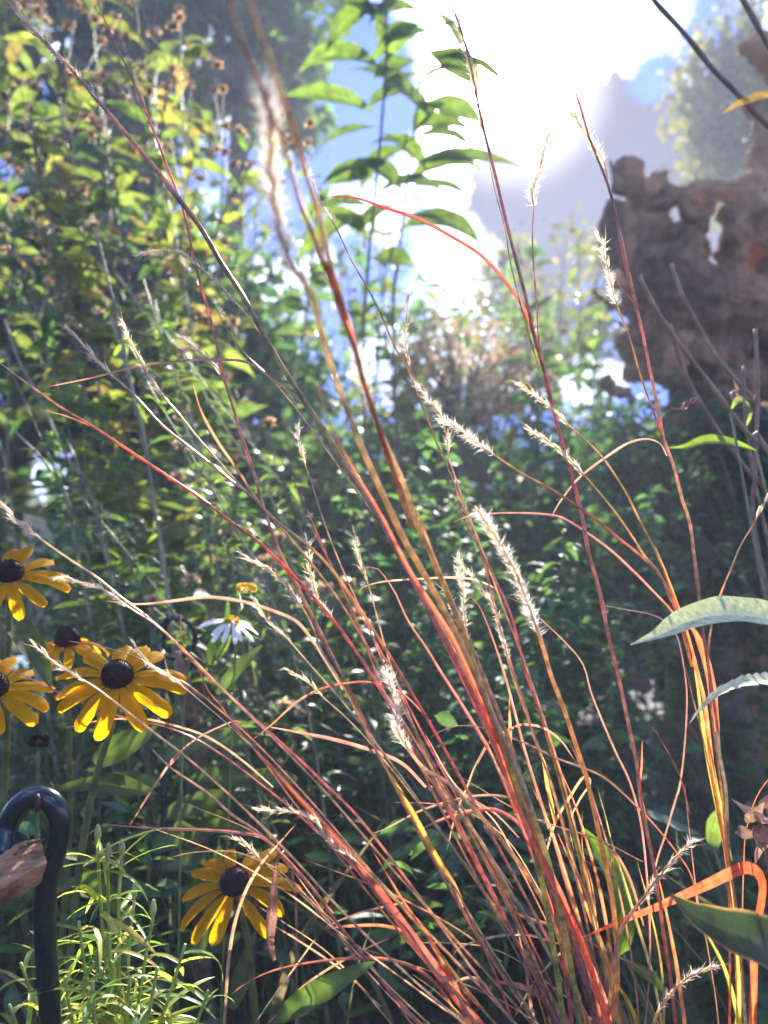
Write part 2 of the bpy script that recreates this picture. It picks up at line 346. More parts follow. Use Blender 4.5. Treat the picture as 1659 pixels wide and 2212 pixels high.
# the upturned root
def root_stump():
    d = 1.75; base = ground(1560, 1500); c_ = P(1560, 700, d); b = np.array([c_[0], c_[1], 0.0])
    t = thing('tree_root', 'gnarled brown upturned tree root with a hole through it at the right edge', 'tree root', b)
    bm = MB()
    def limb(pts, r, dz=0.0):
        p = spline([P(x, y, d + q) for x, y, q in pts], 26); rr = np.interp(np.linspace(0, 1, 26), np.linspace(0, 1, len(r)), r) * d / FPX
        rr = rr * rng.uniform(.93, 1.08, 26); tube(bm, p, rr, (0.3, 0.2, 0.12), 14)
    limb([(1350, 352, 0), (1362, 395, 0), (1400, 450, .02), (1420, 540, .03), (1425, 640, .05), (1430, 740, .05)], (17, 20, 48, 70, 78, 62))
    limb([(1390, 440, .02), (1450, 425, 0), (1520, 420, 0), (1590, 410, .02), (1680, 430, .05), (1800, 460, .05)], (40, 34, 28, 38, 60, 80))
    limb([(1640, 220, .05), (1650, 300, .03), (1640, 400, .02), (1640, 560, .03), (1650, 720, .08), (1640, 900, .1), (1640, 1250, .15), (1640, 1900, .2)], (30, 40, 70, 90, 110, 130, 150, 160))
    limb([(1390, 600, .0), (1450, 590, -.03), (1520, 640, -.04), (1600, 660, -.03), (1680, 700, 0)], (50, 62, 70, 75, 80))
    limb([(1370, 700, .04), (1400, 760, .04), (1480, 760, .02), (1580, 800, 0)], (45, 55, 75, 90))
    limb([(1415, 400, 0), (1425, 385, -.01), (1440, 392, 0), (1445, 420, 0)], (10, 14, 14, 10))
    limb([(1575, 450, -.03), (1590, 500, -.05), (1580, 560, -.05), (1600, 620, -.03)], (30, 32, 28, 34))
    limb([(1340, 440, 0), (1330, 500, .02), (1345, 560, .03)], (22, 30, 40))
    limb([(1460, 480, -.03), (1480, 510, -.05), (1478, 560, -.06), (1500, 610, -.06)], (22, 24, 26, 30))
    limb([(1500, 1000, .1), (1520, 1200, .1), (1560, 1500, .1), (1570, 2000, .1)], (60, 110, 150, 170))
    limb([(1560, 780, .0), (1530, 900, .03), (1500, 1020, .1)], (90, 90, 70))
    for k in range(46):      # roots and splinters over the mass
        x0, y0 = rng.uniform(1345, 1680), rng.uniform(410, 850); a = rng.uniform(0, 6.28); q = []; zz = rng.uniform(-.09, -.02)
        if 1440 < x0 < 1580 and 430 < y0 < 580: continue
        for m in range(5): q.append((x0, y0, zz + .01 * math.sin(m * 1.7 + k))); a += rng.normal(0, .6); st = rng.uniform(14, 32); x0 += math.cos(a) * st; y0 += math.sin(a) * st
        limb(q, tuple(rng.uniform(4, 13) * np.array([.5, 1, 1, .8, .4])))
    # upper piece, held by the same root
    limb([(1606, 110, -.02), (1625, 100, -.02), (1660, 120, 0), (1720, 180, .02), (1700, 300, .05)], (14, 28, 42, 60, 70))
    o = bm.build('root_wood', M_WOOD, t)
    m = o.modifiers.new('r', 'REMESH'); m.mode = 'VOXEL'; m.voxel_size = 0.005
    for nm, sz, st in (('a', .14, .06), ('b', .045, .034), ('c', .016, .014)):
        tx = bpy.data.textures.new(nm, 'CLOUDS'); tx.noise_scale = sz; tx.noise_depth = 2
        dm = o.modifiers.new(nm, 'DISPLACE'); dm.texture = tx; dm.strength = st; dm.mid_level = .5; dm.texture_coords = 'LOCAL'
    dg = bpy.context.evaluated_depsgraph_get(); me = bpy.data.meshes.new_from_object(o.evaluated_get(dg)); o.modifiers.clear(); o.data = me
    me.polygons.foreach_set('use_smooth', np.ones(len(me.polygons), bool))
root_stump()

# ------------------------------------------------------------------ tall stalks of the left border
def stalk(name, label, cat, px, py, d, lean, nl, L, ratio, cols, seeds=0, group=None, r=.0022, stemcol=(0.17, 0.15, 0.10), low=0.05, mat=M_LEAF, droop=0.35, tmpl=LANCE, bx=None, seedcol=(0.55, 0.42, 0.28)):
    top = P(px, py, d); b = np.array([top[0] + lean[0], top[1] + lean[1], 0.0])
    t = thing(name, label, cat, b, group)
    mid = (b + top) / 2 + np.array([lean[0] * .25, lean[1] * .2, .04]) + rng.normal(0, .02, 3)
    path = spline([b, mid, top], 26); H = len(path)
    ms = MB(); tube(ms, path, np.linspace(r, r * .45, H), np.asarray(stemcol) * rng.uniform(.85, 1.15, (H, 1)), 6)
    f = rng.uniform(low, .99, nl); idx = f * (H - 1); i0 = np.minimum(idx.astype(int), H - 2)
    p = path[i0] + (path[i0 + 1] - path[i0]) * (idx - i0)[:, None]
    a = np.arange(nl) * 2.4 + rng.uniform(0, 1, nl); up = rng.uniform(0.05, .8, nl)
    dd = np.stack([np.cos(a), np.sin(a), up], 1)
    ml = MB(); l = L * rng.uniform(.35, 1.3, nl) * (1 - .35 * f)
    leaves(ml, p, dd, np.array([0, 0, 1.0]) + rng.normal(0, .35, (nl, 3)), l, l * ratio * rng.uniform(.8, 1.2, nl), rng.uniform(.2, 1.1, nl) + droop, pal(nl, *cols), tmpl)
    ml.build('foliage', mat, t); 
    if seeds:
        mh = MB(); hp = []
        for k in range(seeds):
            f0 = rng.uniform(.80, .97) if k % 3 else rng.uniform(.55, .8); q0 = path[int(H * f0)]; q1 = (top if k % 3 else q0 + [0, -.02, .05]) + rng.normal(0, 1, 3) * np.array([.04, .03, .035]) * d + np.array([0, 0, .01])
            tube(ms, spline([q0, (q0 + q1) / 2 + np.array([0, 0, -.008]), q1], 5), .0009, stemcol, 4, False); hp.append(q1)
        for q in hp:
            mh = MB(); n = 30; dr = rdir(n, -.2, 1.0); ll = rng.uniform(.005, .0085, n) * 1.5
            leaves(mh, np.tile(q, (n, 1)), dr, rdir(n), ll, ll * .5, .6, pal(n, seedcol, (.40, .28, .17), (.66, .54, .40)), QUICK)
            tube(mh, spline([q - [0, 0, .004], q + [0, 0, .002]], 3), (.001, .0038, .002), (0.2, .13, .07), 6)
            mh.build('seed_puff', M_DRY, t)
    ms.build('stem', M_STEM, t)
    return t
hedge = [ # px, py, depth, lean, leaves, length, seeds, words
 (15, -60, 1.5, (.10, .1), 60, .13, 9, 'tall yellow green stalk with drooping leaves at the far left edge'),
 (100, 30, 1.25, (.14, .1), 54, .115, 10, 'broad leaved stalk in the top left with a cluster of seed buds'),
 (190, -80, 1.35, (.12, .12), 60, .12, 8, 'tall lance leaved stalk reaching past the top left of the picture'),
 (305, 120, 1.2, (.13, .1), 60, .11, 16, 'leafy stalk topped by a big cluster of tan seed puffs'),
 (390, 60, 1.45, (.05, .1), 52, .12, 4, 'yellowing leafy stalk just right of the tan seed puffs'),
 (545, 300, 1.3, (-.28, .15), 24, .10, 14, 'leaning stalk holding tan seed puffs in front of the blue sky'),
 (60, 230, 1.15, (.16, .1), 56, .10, 9, 'bushy stalk with dark brown bud clusters at the left edge'),
 (215, 250, 1.3, (.16, .1), 60, .095, 5, 'short leaved stalk behind the purple grass culm'),
 (400, 230, 1.7, (.05, .1), 60, .10, 6, 'slender stalk with drying leaves beside the sky gap'),
 (130, 420, 1.2, (.20, .1), 60, .085, 6, 'knee high stalk with rusty seed heads in the left border'),
 (300, 400, 1.5, (.16, .1), 64, .085, 4, 'green stalk with narrow leaves behind the arching pale grass head'),
 (470, 480, 1.7, (.05, .1), 60, .085, 0, 'green stalk without seeds at the right end of the left border'),
 (20, 470, 1.1, (.16, .08), 60, .08, 4, 'shaded leafy stalk low at the left edge above the pale stems'),
 (560, 420, 1.9, (-.1, .1), 50, .09, 3, 'thin stalk in front of the leafy tree with few seed puffs'),
]
for k, (x, y, d, ln, n, L, s, lab) in enumerate(hedge):
    stalk('aster_stalk', lab, 'plant', x, y, d, ln, int(n * 1.5), L, .27, YEL if k not in (7, 10, 11, 12) else MID, int(s * 1.7) + 4, 'tall seeding stalks of the left border', low=.25)
# tall stalks of the middle bed, seen against the sky
mid_r = np.random.default_rng(21)
for k in range(34):
    x = 500 + 830 * (k + mid_r.random()) / 34; y = mid_r.uniform(480, 680) - 60 * (x < 800); y = max(y, 650) if 920 < x < 1090 else y; d = mid_r.uniform(2.1, 3.6)
    stalk('tall_stalk', 'tall leafy stalk crowded among the others in the middle bed against the sky', 'plant', x, y, d, (mid_r.uniform(-.15, .15), mid_r.uniform(-.05, .1)), int(mid_r.integers(50, 80)), mid_r.uniform(.10, .15), mid_r.uniform(.26, .42), MID if k % 3 else YEL, int(mid_r.integers(0, 9)) if x < 900 else int(mid_r.integers(0, 4)), 'tall stalks of the middle bed', r=.005, stemcol=(.09, .08, .06), low=.35, tmpl=OVAL, seedcol=(.14, .12, .09))
# fine leaved stalks lower in the border
fine = [(x, y, d) for x, y, d in zip(rng.uniform(-60, 520, 46), rng.uniform(560, 1330, 46), rng.uniform(.75, 1.7, 46))]
for x, y, d in fine:
    stalk('leafy_stalk', 'thin green stalk crowded with small narrow leaves among the others in the left border', 'plant', x, y, d, (rng.uniform(.05, .30), rng.uniform(.0, .15)), int(rng.integers(50, 80)), rng.uniform(.032, .06), .2,
          ((.08, .13, .06), (.11, .155, .065), (.06, .11, .06)), int(rng.random() < .35) * 4, 'fine leaved stalks of the left border', r=.0016, stemcol=(.17, .19, .11), low=.2)
for k in range(92):
    x, y, d = mid_r.uniform(420, 1360), mid_r.uniform(860, 1330), mid_r.uniform(1.0, 2.3)
    if k >= 64: x, y, d = mid_r.uniform(900, 1480), mid_r.uniform(1000, 1420), mid_r.uniform(.85, 1.5)
    stalk('low_stalk', 'low stalk with many small glinting leaves in the crowded middle bed behind the grass', 'plant', x, y, d, (mid_r.uniform(-.1, .2), mid_r.uniform(-.05, .12)), int(mid_r.integers(60, 100)), mid_r.uniform(.028, .05), mid_r.uniform(.3, .5), ((.075, .14, .075), (.09, .155, .08), (.055, .12, .075)), 0, 'low stalks of the middle bed', r=.0016, stemcol=(.12, .15, .09), low=.15, mat=M_GLOSS, tmpl=OVAL)
# pale bare stems leaning up left
PALE = [((205, 490), (232, 600), (262, 720), (290, 860), (318, 980)), ((10, 690), (45, 790), (80, 850), (140, 980), (205, 1110)), ((225, 640), (262, 760), (292, 880), (330, 1060)),
        ((250, 590), (330, 700), (390, 790)), ((30, 930), (105, 1010), (150, 1110)), ((150, 960), (190, 1060), (230, 1180)), ((0, 950), (18, 1040), (35, 1180), (60, 1280))]
for k, pts in enumerate(PALE):
    d = .85 + .08 * (k % 4); q = [P(x, y, d) for x, y in pts]; last = q[-1] + (q[-1] - q[-2]) * 1.0
    g = np.array([last[0] + .08, last[1] + .03, 0.0]); path = spline(q + [last * .6 + g * .4, g], 40)
    t = thing('pale_stem', 'thick pale straw coloured bare stem leaning up to the left in the left border', 'plant stem', g, 'pale bare stems of the left border')
    mb = MB(); cc = np.where(rng.random((40, 1)) < .5, (.32, .29, .22), (.18, .17, .11)); tube(mb, path, np.linspace(.0014, .0024, 40) * rng.uniform(.85, 1.2, 40), cc, 7); mb.build('stem', M_STEM, t)
    ml = MB(); nl = 26; i0 = rng.integers(1, 30, nl)
    leaves(ml, path[i0], rdir(nl, -.1, .6), np.array([0, 0, 1.0]) + rng.normal(0, .3, (nl, 3)), rng.uniform(.02, .045, nl), .006, .8, pal(nl, (.09, .14, .04), (.14, .19, .05))); ml.build('foliage', M_LEAF, t)

# ------------------------------------------------------------------ the tall lance leaved plants in the middle
def whorl_plant(label, stem, d, spec, Lpx, col):
    q = [P(x, y, d) for x, y in stem]; g = np.array([q[-1][0] + .03, q[-1][1], 0.0])
    path = spline(q + [(q[-1] + g) / 2, g], 60)
    t = thing('lance_leaved_plant', label, 'plant', g, 'tall lance leaved plants against the sky'); ms = MB()
    tube(ms, path, np.linspace(.0022, .0042, 60), (0.10, 0.09, 0.06), 7); ms.build('stem', M_STEM, t)
    for (x, y, ang, dep, ln, wd, bend) in spec:
        ln *= rng.uniform(.85, 1.35); ang += rng.normal(0, 12); wd *= rng.uniform(.75, 1.1)      # position on the stem, screen-plane heading, depth heading, length, width
        h = R(ang); right = math.cos(h) >= 0; q = [(x, y, 0.0)]; k = 7
        for m in range(k):       # the blade rises from the stem, then droops
            turn = R(30) - R(80) * bend * (m + .5) / k
            hh = h + turn if right else h - turn
            sx, sy, sz = q[-1]; q.append((sx + math.cos(hh) * ln / k, sy - math.sin(hh) * ln / k, sz + dep * ln / k * d / FPX))
        wv = np.array([.08, .14, .45, .8, .98, 1, .9, .7, .42, .16, .02]) * wd * .60 * rng.uniform(.9, 1.15)
        surface_leaf(t, q, wv, d, (rng.normal(0, .2), -.9, rng.uniform(.2, .7)), np.array(col) * rng.uniform(.8, 1.2), M_LEAF, curl=.22)
SA = [(832, -60), (835, 100), (826, 250), (815, 370), (800, 520), (790, 640), (785, 760)]
A = [(832, 60, 172, -.1, 195, 56, .9), (830, 158, 170, -.2, 215, 58, 1.2), (826, 258, 166, -.15, 200, 56, .7), (822, 275, 205, -.3, 150, 50, .5), (818, 340, 215, -.2, 135, 46, .4), (834, 100, 25, .4, 100, 46, .9),
     (836, 20, 150, .5, 120, 50, .8), (830, 170, 300, -.3, 120, 50, .4), (822, 285, 330, -.2, 130, 48, .6), (812, 390, 165, .4, 120, 48, .9), (806, 430, 20, -.3, 150, 50, 1.1), (803, 450, 190, -.4, 120, 46, .8), (798, 520, 160, .3, 130, 46, .9), (795, 560, 340, -.5, 120, 44, .7),
     (828, 215, 40, .5, 110, 46, .9)]
SB = [(916, -60), (912, 60), (905, 200), (885, 350), (870, 480), (858, 580), (850, 700)]
B = [(914, 30, 165, -.2, 130, 54, 1.2), (912, 84, 3, -.1, 160, 46, .3), (912, 50, 205, -.3, 110, 52, .6), (908, 130, 230, -.2, 130, 56, .5), (908, 110, 320, -.3, 140, 54, .7), (904, 190, 15, -.1, 140, 52, 1.0), (902, 200, 175, -.4, 110, 50, .9), (900, 225, 335, -.2, 130, 56, .6),
     (896, 280, 10, .2, 150, 52, .9), (892, 300, 350, -.1, 170, 52, 1.0), (888, 320, 180, .3, 110, 48, .9), (880, 360, 345, -.1, 190, 50, .5), (876, 400, 15, -.3, 160, 52, 1.1), (872, 420, 150, -.3, 110, 52, 1.0), (866, 470, 350, -.2, 170, 50, .9), (862, 500, 5, .1, 150, 48, 1.1)]
def more(stem, lst, n, y0, y1):
    s = np.array(stem, float)
    for k in range(n):
        y = y0 + (y1 - y0) * (k + rng.random()) / n; x = np.interp(y, s[:, 1], s[:, 0]); side = k % 2
        lst.append((x, y, (rng.uniform(-70, 60) if side else rng.uniform(120, 250)), rng.uniform(-.5, .5), rng.uniform(105, 185), rng.uniform(44, 56), rng.uniform(.5, 1.2)))
more(SA, A, 3, -40, 480); more(SB, B, 9, -40, 470)
whorl_plant('tall plant with large lance leaves, the left one of the two bare stems', SA, 1.4, A, 0, (.10, .155, .05))
whorl_plant('tall plant with crowded dark leaves, right beside the bright sun cloud', SB, 1.5, B, 0, (.085, .135, .045))

# ------------------------------------------------------------------ undergrowth
def undergrowth():
    mb, mg = MB(), MB()
    def patch(n, x0, x1, y0, y1, zlo, zhi, L, ratio, cols, tmpl=OVAL, m=None, hang=.2, cl=40):
        k = max(1, n // cl); cx = rng.uniform(x0, x1, k); cy = rng.uniform(y0, y1, k); cz = zlo + (zhi - zlo) * rng.random(k) ** 1.3
        p = np.stack([np.repeat(cx, cl), np.repeat(cy, cl), np.repeat(cz, cl)], 1); n = len(p)
        p += rng.normal(0, 1, (n, 3)) * np.array([.06, .06, .05]); p[:, 2] = np.maximum(p[:, 2], .01)
        d = rdir(n, -.3, .6); d[:, 2] -= hang
        leaves(m or mb, p, d, rdir(n, .35, 1), L * rng.uniform(.5, 1.25, n), L * ratio * rng.uniform(.7, 1.25, n), rng.uniform(0, .9, n), pal(n, *cols), tmpl)
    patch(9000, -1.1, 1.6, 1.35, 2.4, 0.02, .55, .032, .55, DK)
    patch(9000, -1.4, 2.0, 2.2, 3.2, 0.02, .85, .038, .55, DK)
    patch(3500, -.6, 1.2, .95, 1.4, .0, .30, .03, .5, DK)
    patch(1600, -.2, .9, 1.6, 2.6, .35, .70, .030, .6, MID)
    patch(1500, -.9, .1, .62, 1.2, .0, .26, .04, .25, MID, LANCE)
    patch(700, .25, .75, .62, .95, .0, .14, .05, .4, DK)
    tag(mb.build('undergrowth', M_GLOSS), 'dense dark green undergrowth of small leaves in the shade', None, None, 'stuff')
    for x0, x1, y0, y1, n, h in ((-.7, .4, .62, 1.3, 260, .30), (-.9, .0, .75, 1.6, 300, .42), (.1, 1.0, 1.0, 1.9, 150, .36)):
        for _ in range(n):
            b = np.array([rng.uniform(x0, x1), rng.uniform(y0, y1), 0]); hh = h * rng.uniform(.4, 1.0); l = np.array([rng.normal(-.25, .3), rng.normal(0, .25), 0]) * hh
            pth = spline([b, b + l * .35 + [0, 0, hh * .6], b + l * 1.1 + [0, 0, hh]], 8)
            g = np.array((.075, .13, .065)) * rng.uniform(.5, 1.3) * rng.uniform(.85, 1.15, 3)
            ribbon(mg, pth, np.array([.6, .9, 1, 1, .9, .7, .4, .05]) * rng.uniform(.003, .008), rng.uniform(-1, 1), .3, g, g * .8, 3)
    tag(mg.build('grass', M_BLADE), 'soft green grass and thin stems growing between the flowers', None, None, 'stuff')
undergrowth()

# ------------------------------------------------------------------ the bunchgrass
CC = {'pink': (.58, .29, .25), 'purple': (.36, .21, .23), 'tan': (.68, .50, .31), 'gold': (.66, .47, .17), 'orange': (.86, .23, .08), 'red': (.64, .12, .10), 'green': (.30, .38, .12), 'grey': (.40, .41, .33),
      'lime': (.52, .62, .09), 'yellow': (.78, .56, .11), 'straw': (.76, .65, .47), 'rose': (.66, .23, .20), 'brown': (.38, .23, .15), 'flame': (.84, .12, .05), 'crimson': (.50, .055, .065)}
def grad(names, k, pure=False):
    c_ = np.array([CC[x] for x in names.split('>')]); u = np.linspace(0, 1, k)
    g = np.stack([np.interp(u, np.linspace(0, 1, len(c_)), c_[:, i]) for i in range(3)], 1) if len(c_) > 1 else np.tile(c_[0], (k, 1))
    z = np.interp(u, np.linspace(0, 1, 14), rng.uniform(.75, 1.2, 14))
    mixc, f = np.array([(.60, .52, .34), (.36, .40, .18), (.58, .34, .28)])[rng.integers(0, 3)], (0 if pure else rng.choice([0, .1, .25, .45]))
    return (g * (1 - f) + mixc * f) * z[:, None] * rng.uniform(.94, 1.06, (k, 1))
def pts(s): return np.array([[float(v) for v in q.split(',')] for q in s.split()])

class Tuft:
    def __init__(s, label, bx, by, slope, y_near=None):
        g = ground(bx, by); s.bx, s.by = bx, by; s.d0 = (g - CAM) @ FWD; s.slope = slope
        s.t = thing('bunchgrass_clump', label, 'grass clump', g, 'bunchgrass clumps'); s.paths = []
    def depth(s, y, off): 
        h = np.clip((s.by - y) / s.by, 0, 1.2); return s.d0 - h * s.slope + off * h
    def extend(s, p):
        l = p[-1]
        if l[1] > s.by - 60: return p
        tg = p[-1] - p[-2]; tg = tg / np.linalg.norm(tg); e = np.array([s.bx + rng.normal(0, 26), s.by + rng.uniform(0, 15)])
        D = np.linalg.norm(e - l); m0, m1 = tg * D, np.array([0.12, 1.0]) * D * .6
        out = []
        for u in (.2, .4, .6, .8, 1.0):
            h = (2 * u ** 3 - 3 * u ** 2 + 1, u ** 3 - 2 * u ** 2 + u, -2 * u ** 3 + 3 * u ** 2, u ** 3 - u ** 2)
            out.append(h[0] * l + h[1] * m0 + h[2] * e + h[3] * m1)
        return np.vstack([p, out])
    def world(s, p2, off):
        d = s.depth(p2[:, 1], off); return np.array([P(x, y, q) for (x, y), q in zip(p2, d)])
    def culm(s, path, w=8, col='pink', head=0, off=0.0, fluff=1.0, hcol='straw', ext=True, hw=1.0):
        p2 = pts(path); L0 = len(p2)
        if ext: p2 = s.extend(p2)
        k = 90; q2 = spline(p2, k); q = s.world(q2, off); s.paths.append((q2, q))
        mpx = s.depth(q2[:, 1], off) / FPX; arc = np.concatenate([[0], np.cumsum(np.linalg.norm(np.diff(q2, axis=0), axis=1))])
        rad = np.interp(arc, [0, 60, 300, 900], [.35, .6, .85, 1.0]) * w * .44 * mpx * np.where(arc < head * .9, max(.22, 1 - .2 * fluff), 1.0)
        mb = MB(); cc = grad(col, k)
        if head and fluff > 2: cc = np.where((arc < head)[:, None], np.array((.80, .70, .52)), cc)
        for nd in rng.uniform(250, 1400, 4):    # swollen joints
            rad = rad * (1 + .35 * np.exp(-((arc - nd) / 6) ** 2))
        tube(mb, q, rad, cc, 7); o = mb.build('culm', M_CULM, s.t)
        if head: s.head(o, q, arc, head, fluff, hcol, w, mpx)
        return o
    def head(s, o, q, arc, head, fluff, hcol, w, mpx):
        hb, fb = MB(), MB(); a0 = 0.0; sc_ = float(np.median(mpx)) / (0.44 / FPX); sc_ = 1.0 if sc_ > .8 else .9
        n = max(4, int(head / 9)); u = np.linspace(2, head, n); P0 = np.stack([np.interp(u, arc, q[:, i]) for i in range(3)], 1)
        T = unit(np.gradient(P0, axis=0)); tip = -T; ref = rdir(n, -1, 1); lat = unit(ref - (ref * tip).sum(1, keepdims=True) * tip)
        ang = rng.uniform(.1, .38, n)[:, None]; D = tip * np.cos(ang) + lat * np.sin(ang)
        for rep in range(2):
            ln = rng.uniform(.0055, .0085, n) * sc_
            leaves(hb, P0 + lat * .0004 * (rep * 2 - 1), D + rng.normal(0, .09, (n, 3)), lat, ln, ln * rng.uniform(.13, .2, n), rng.uniform(-.2, .3, n), pal(n, CC[hcol], CC[hcol], CC['tan'], (.80, .70, .54), jit=.2), QUICK)
        # awns
        ln = rng.uniform(.006, .013, n) * sc_; aa = rng.uniform(.25, .75, n)[:, None]; D2 = tip * np.cos(aa) + lat * np.sin(aa)
        s.spikes(hb, P0 + D * .004, D2, ln, .00022, CC['straw'])
        # silky hairs
        m = 17 * fluff; 
        if m:
            i = np.repeat(np.arange(n), rng.poisson(m * rng.choice([.15, .5, 1, 1.6], n))); r2 = rdir(len(i), -1, 1); t2 = tip[i]; l2 = unit(r2 - (r2 * t2).sum(1, keepdims=True) * t2)
            th = rng.uniform(.2, 1.3, len(i))[:, None]; dd = t2 * np.cos(th) + l2 * np.sin(th)
            s.spikes(fb, P0[i] + D[i] * rng.uniform(0, .006, (len(i), 1)), dd, rng.uniform(.0014, .0052, len(i)) * np.repeat(1, len(i)) * sc_ * (.75 + .32 * min(fluff, 3.5)), .00022, (.93, .90, .84))
            fo = fb.build('silky_hairs', M_HAIR, s.t)
        h = hb.build('seed_head', M_HUSK, s.t); h.parent = o
        if m: fo.parent = o
        for z in ([h, fo] if m else [h]): z.matrix_parent_inverse.identity()
    @staticmethod
    def spikes(mb, p, d, ln, wd, col):
        d = unit(d); sd_ = unit(np.cross(d, rdir(len(p), -1, 1))); n = len(p); ln = np.broadcast_to(ln, (n,))[:, None]
        bent = unit(d + rng.normal(0, .45, (n, 3)))
        v = np.stack([p - sd_ * wd * .5, p + sd_ * wd * .5, p + d * ln * .55 + sd_ * wd * .35, p + d * ln * .55 - sd_ * wd * .35, p + d * ln * .55 + bent * ln * .45], 1).reshape(-1, 3)
        b = np.arange(n)[:, None] * 5
        c_ = np.tile(np.asarray(col, float), (n * 5, 1)) * np.repeat(rng.uniform(.8, 1.1, n), 5)[:, None]
        k0 = mb.n; mb.add(v, b + np.array([[0, 1, 2, 3]]), c_); mb.f.append(b + np.array([[3, 2, 4]]) + k0)
    def blade(s, path, w=14, col='orange', edge='red', off=0.0, tw=None, ext=False, fold=.35, taper=1.0, base_w=None, attach=True):
        p2 = pts(path)
        if ext: p2 = s.extend(p2)
        k = 70; q2 = spline(p2, k)
        if attach and not ext and s.paths:       # hang the blade on the culm nearest to its lower end
            A = np.concatenate([a for a, _ in s.paths]); Q = np.concatenate([b for _, b in s.paths]); j = np.argmin(((A - q2[-1]) ** 2).sum(1))
            if np.linalg.norm(A[j] - q2[-1]) < 40: off = ((Q[j] - CAM) @ FWD - s.depth(q2[-1, 1], 0)) / max(.05, (s.by - q2[-1, 1]) / s.by)
        q = s.world(q2, off); u = np.linspace(0, 1, k)
        wd = .88 * w * s.depth(q2[:, 1], off) / FPX * np.interp(u, [0, .08, .3, .7, 1], [.04, .35, .9, 1.0, .7 if base_w is None else base_w])
        tw = rng.uniform(-.7, .7) if tw is None else tw
        mb = MB(); ribbon(mb, q, wd, tw + np.linspace(0, rng.uniform(-.5, .5), k), fold, grad(col, k, w > 11), grad(edge, k, w > 11)); s.paths.append((q2, q))
        return mb.build('leaf_blade', M_BLADE, s.t)

G = Tuft('large red and orange bunchgrass clump in sharp focus, fanning up from the lower right', 1372, 2620, .10)
RT = Tuft('upright bunchgrass clump at the right with green and yellow blades at its foot', 1575, 2600, .13)
FG = Tuft('close blurred bunchgrass clump with thick orange culms leaning through the middle', 1300, 2640, .335)
c = G.culm; b = G.blade
# upper left culms
c('30,10 80,75 150,145 210,215 260,275 320,345 375,415 435,495 475,564 530,649 575,734 620,809 670,884 710,944 750,1014 800,1089 870,1215 960,1380 1050,1560 1140,1760', 13, 'tan>purple>green>purple>red>pink>orange', 290, .0, .6, 'brown')
c('208,0 240,75 285,170 325,265 365,370 395,450 420,564 440,639 460,709 472,764 480,804 500,869 525,949 550,1024 565,1084 580,1128 600,1190 640,1270 690,1370 760,1500 850,1690 960,1900', 6.5, 'orange>red>pink>purple>red>tan>purple', 0, .02)
c('400,734 435,764 470,795 500,869 522,949 548,1024 572,1100 600,1180 655,1290 720,1420 800,1590 900,1790', 6.5, 'straw>tan>tan>pink>purple', 110, .02, 1.0)
c('150,714 195,762 240,809 290,854 350,919 400,959 450,999 500,1039 545,1074 600,1128 690,1200 760,1290 850,1430 950,1600 1060,1800', 7.5, 'straw>tan>gold>red>pink>rose>orange', 150, -.02, .7)
c('270,709 300,774 330,824 360,864 390,899 430,949 470,994 520,1050 580,1110 650,1190 735,1300 830,1460 930,1640', 6, 'straw>tan>pink>purple>pink', 170, -.01, 1.1)
c('0,784 60,829 130,879 190,914 250,954 310,994 370,1034 430,1074 500,1128 560,1172 630,1240 720,1340 800,1455 910,1640 1010,1830', 8, 'tan>orange>red>pink>rose>purple>pink', 0, -.03)
b('88,886 140,899 200,924 250,954', 8, 'orange', 'tan')
b('100,836 200,816 300,791 400,779 450,778 525,781 575,809 650,869 680,900', 7, 'red>pink>purple', 'purple')
c('460,639 480,694 520,754 580,814 640,884 700,964 750,1034 820,1128 890,1240 980,1400 1075,1600', 5, 'green>tan>purple>tan', 0, .03)
c('310,548 350,542 400,550 430,579 470,614 515,659 550,704 580,744 640,835 700,930 790,1075 880,1235 970,1410', 5.5, 'straw>gold>pink>purple>pink', 250, .015, .6)
b('417,829 435,889 470,954 505,1004 545,1064 575,1105', 7, 'red>pink', 'orange')
c('630,1029 650,1074 675,1128 720,1230 770,1340 820,1470 900,1640 990,1820', 5, 'red>pink>purple', 0, .0)
c('643,930 655,989 675,1049 700,1128 740,1230 790,1340 840,1460 920,1630', 4.5, 'straw>pink>purple', 75, .01, .8)
c('0,1085 40,1128 100,1173 150,1208 210,1248 270,1298 325,1338 385,1393 425,1438 480,1488 540,1543 600,1598 660,1653 700,1692 760,1750 830,1835 930,1970 1040,2120', 6.5, 'straw>tan>rose>pink>tan>pink>orange', 120, .0, .8)
c('140,1250 195,1262 240,1286 290,1320 340,1352 400,1406 470,1478 540,1546 620,1625 720,1730 850,1880', 5.5, 'straw>tan>pink', 150, -.01, 1.0)
b('225,1298 300,1305 375,1298 450,1290 525,1300 590,1320 640,1343 670,1378 700,1423 740,1490', 9, 'purple', 'brown')
c('530,1203 585,1233 615,1263 650,1308 675,1353 695,1408 740,1480 800,1600 850,1690 940,1850', 6, 'straw>tan>green>pink', 170, .0, .8)
c('665,1173 670,1228 685,1288 715,1333 750,1378 790,1438 840,1510 900,1605 1000,1770', 6.5, 'straw>tan>gold>pink>orange', 190, -.01, 1.3)
c('555,1303 580,1343 615,1373 650,1413 685,1453 725,1498 800,1590 890,1710', 5.5, 'straw>grey>tan>green', 110, .0, .5)
c('628,1450 665,1473 700,1508 740,1543 780,1583 820,1630 900,1730', 5, 'straw>gold>tan', 90, .0, .3)
c('765,1153 780,1213 800,1278 820,1353 845,1440 890,1560 950,1700', 5.5, 'straw>tan>pink', 110, .0, .6)
c('680,1150 720,1230 780,1330 840,1440 900,1560 980,1710', 5, 'pink>rose>red', 0, .01)
b('545,1598 590,1563 640,1518 690,1490 740,1478 800,1475 870,1500 930,1560', 7, 'orange>red', 'red')
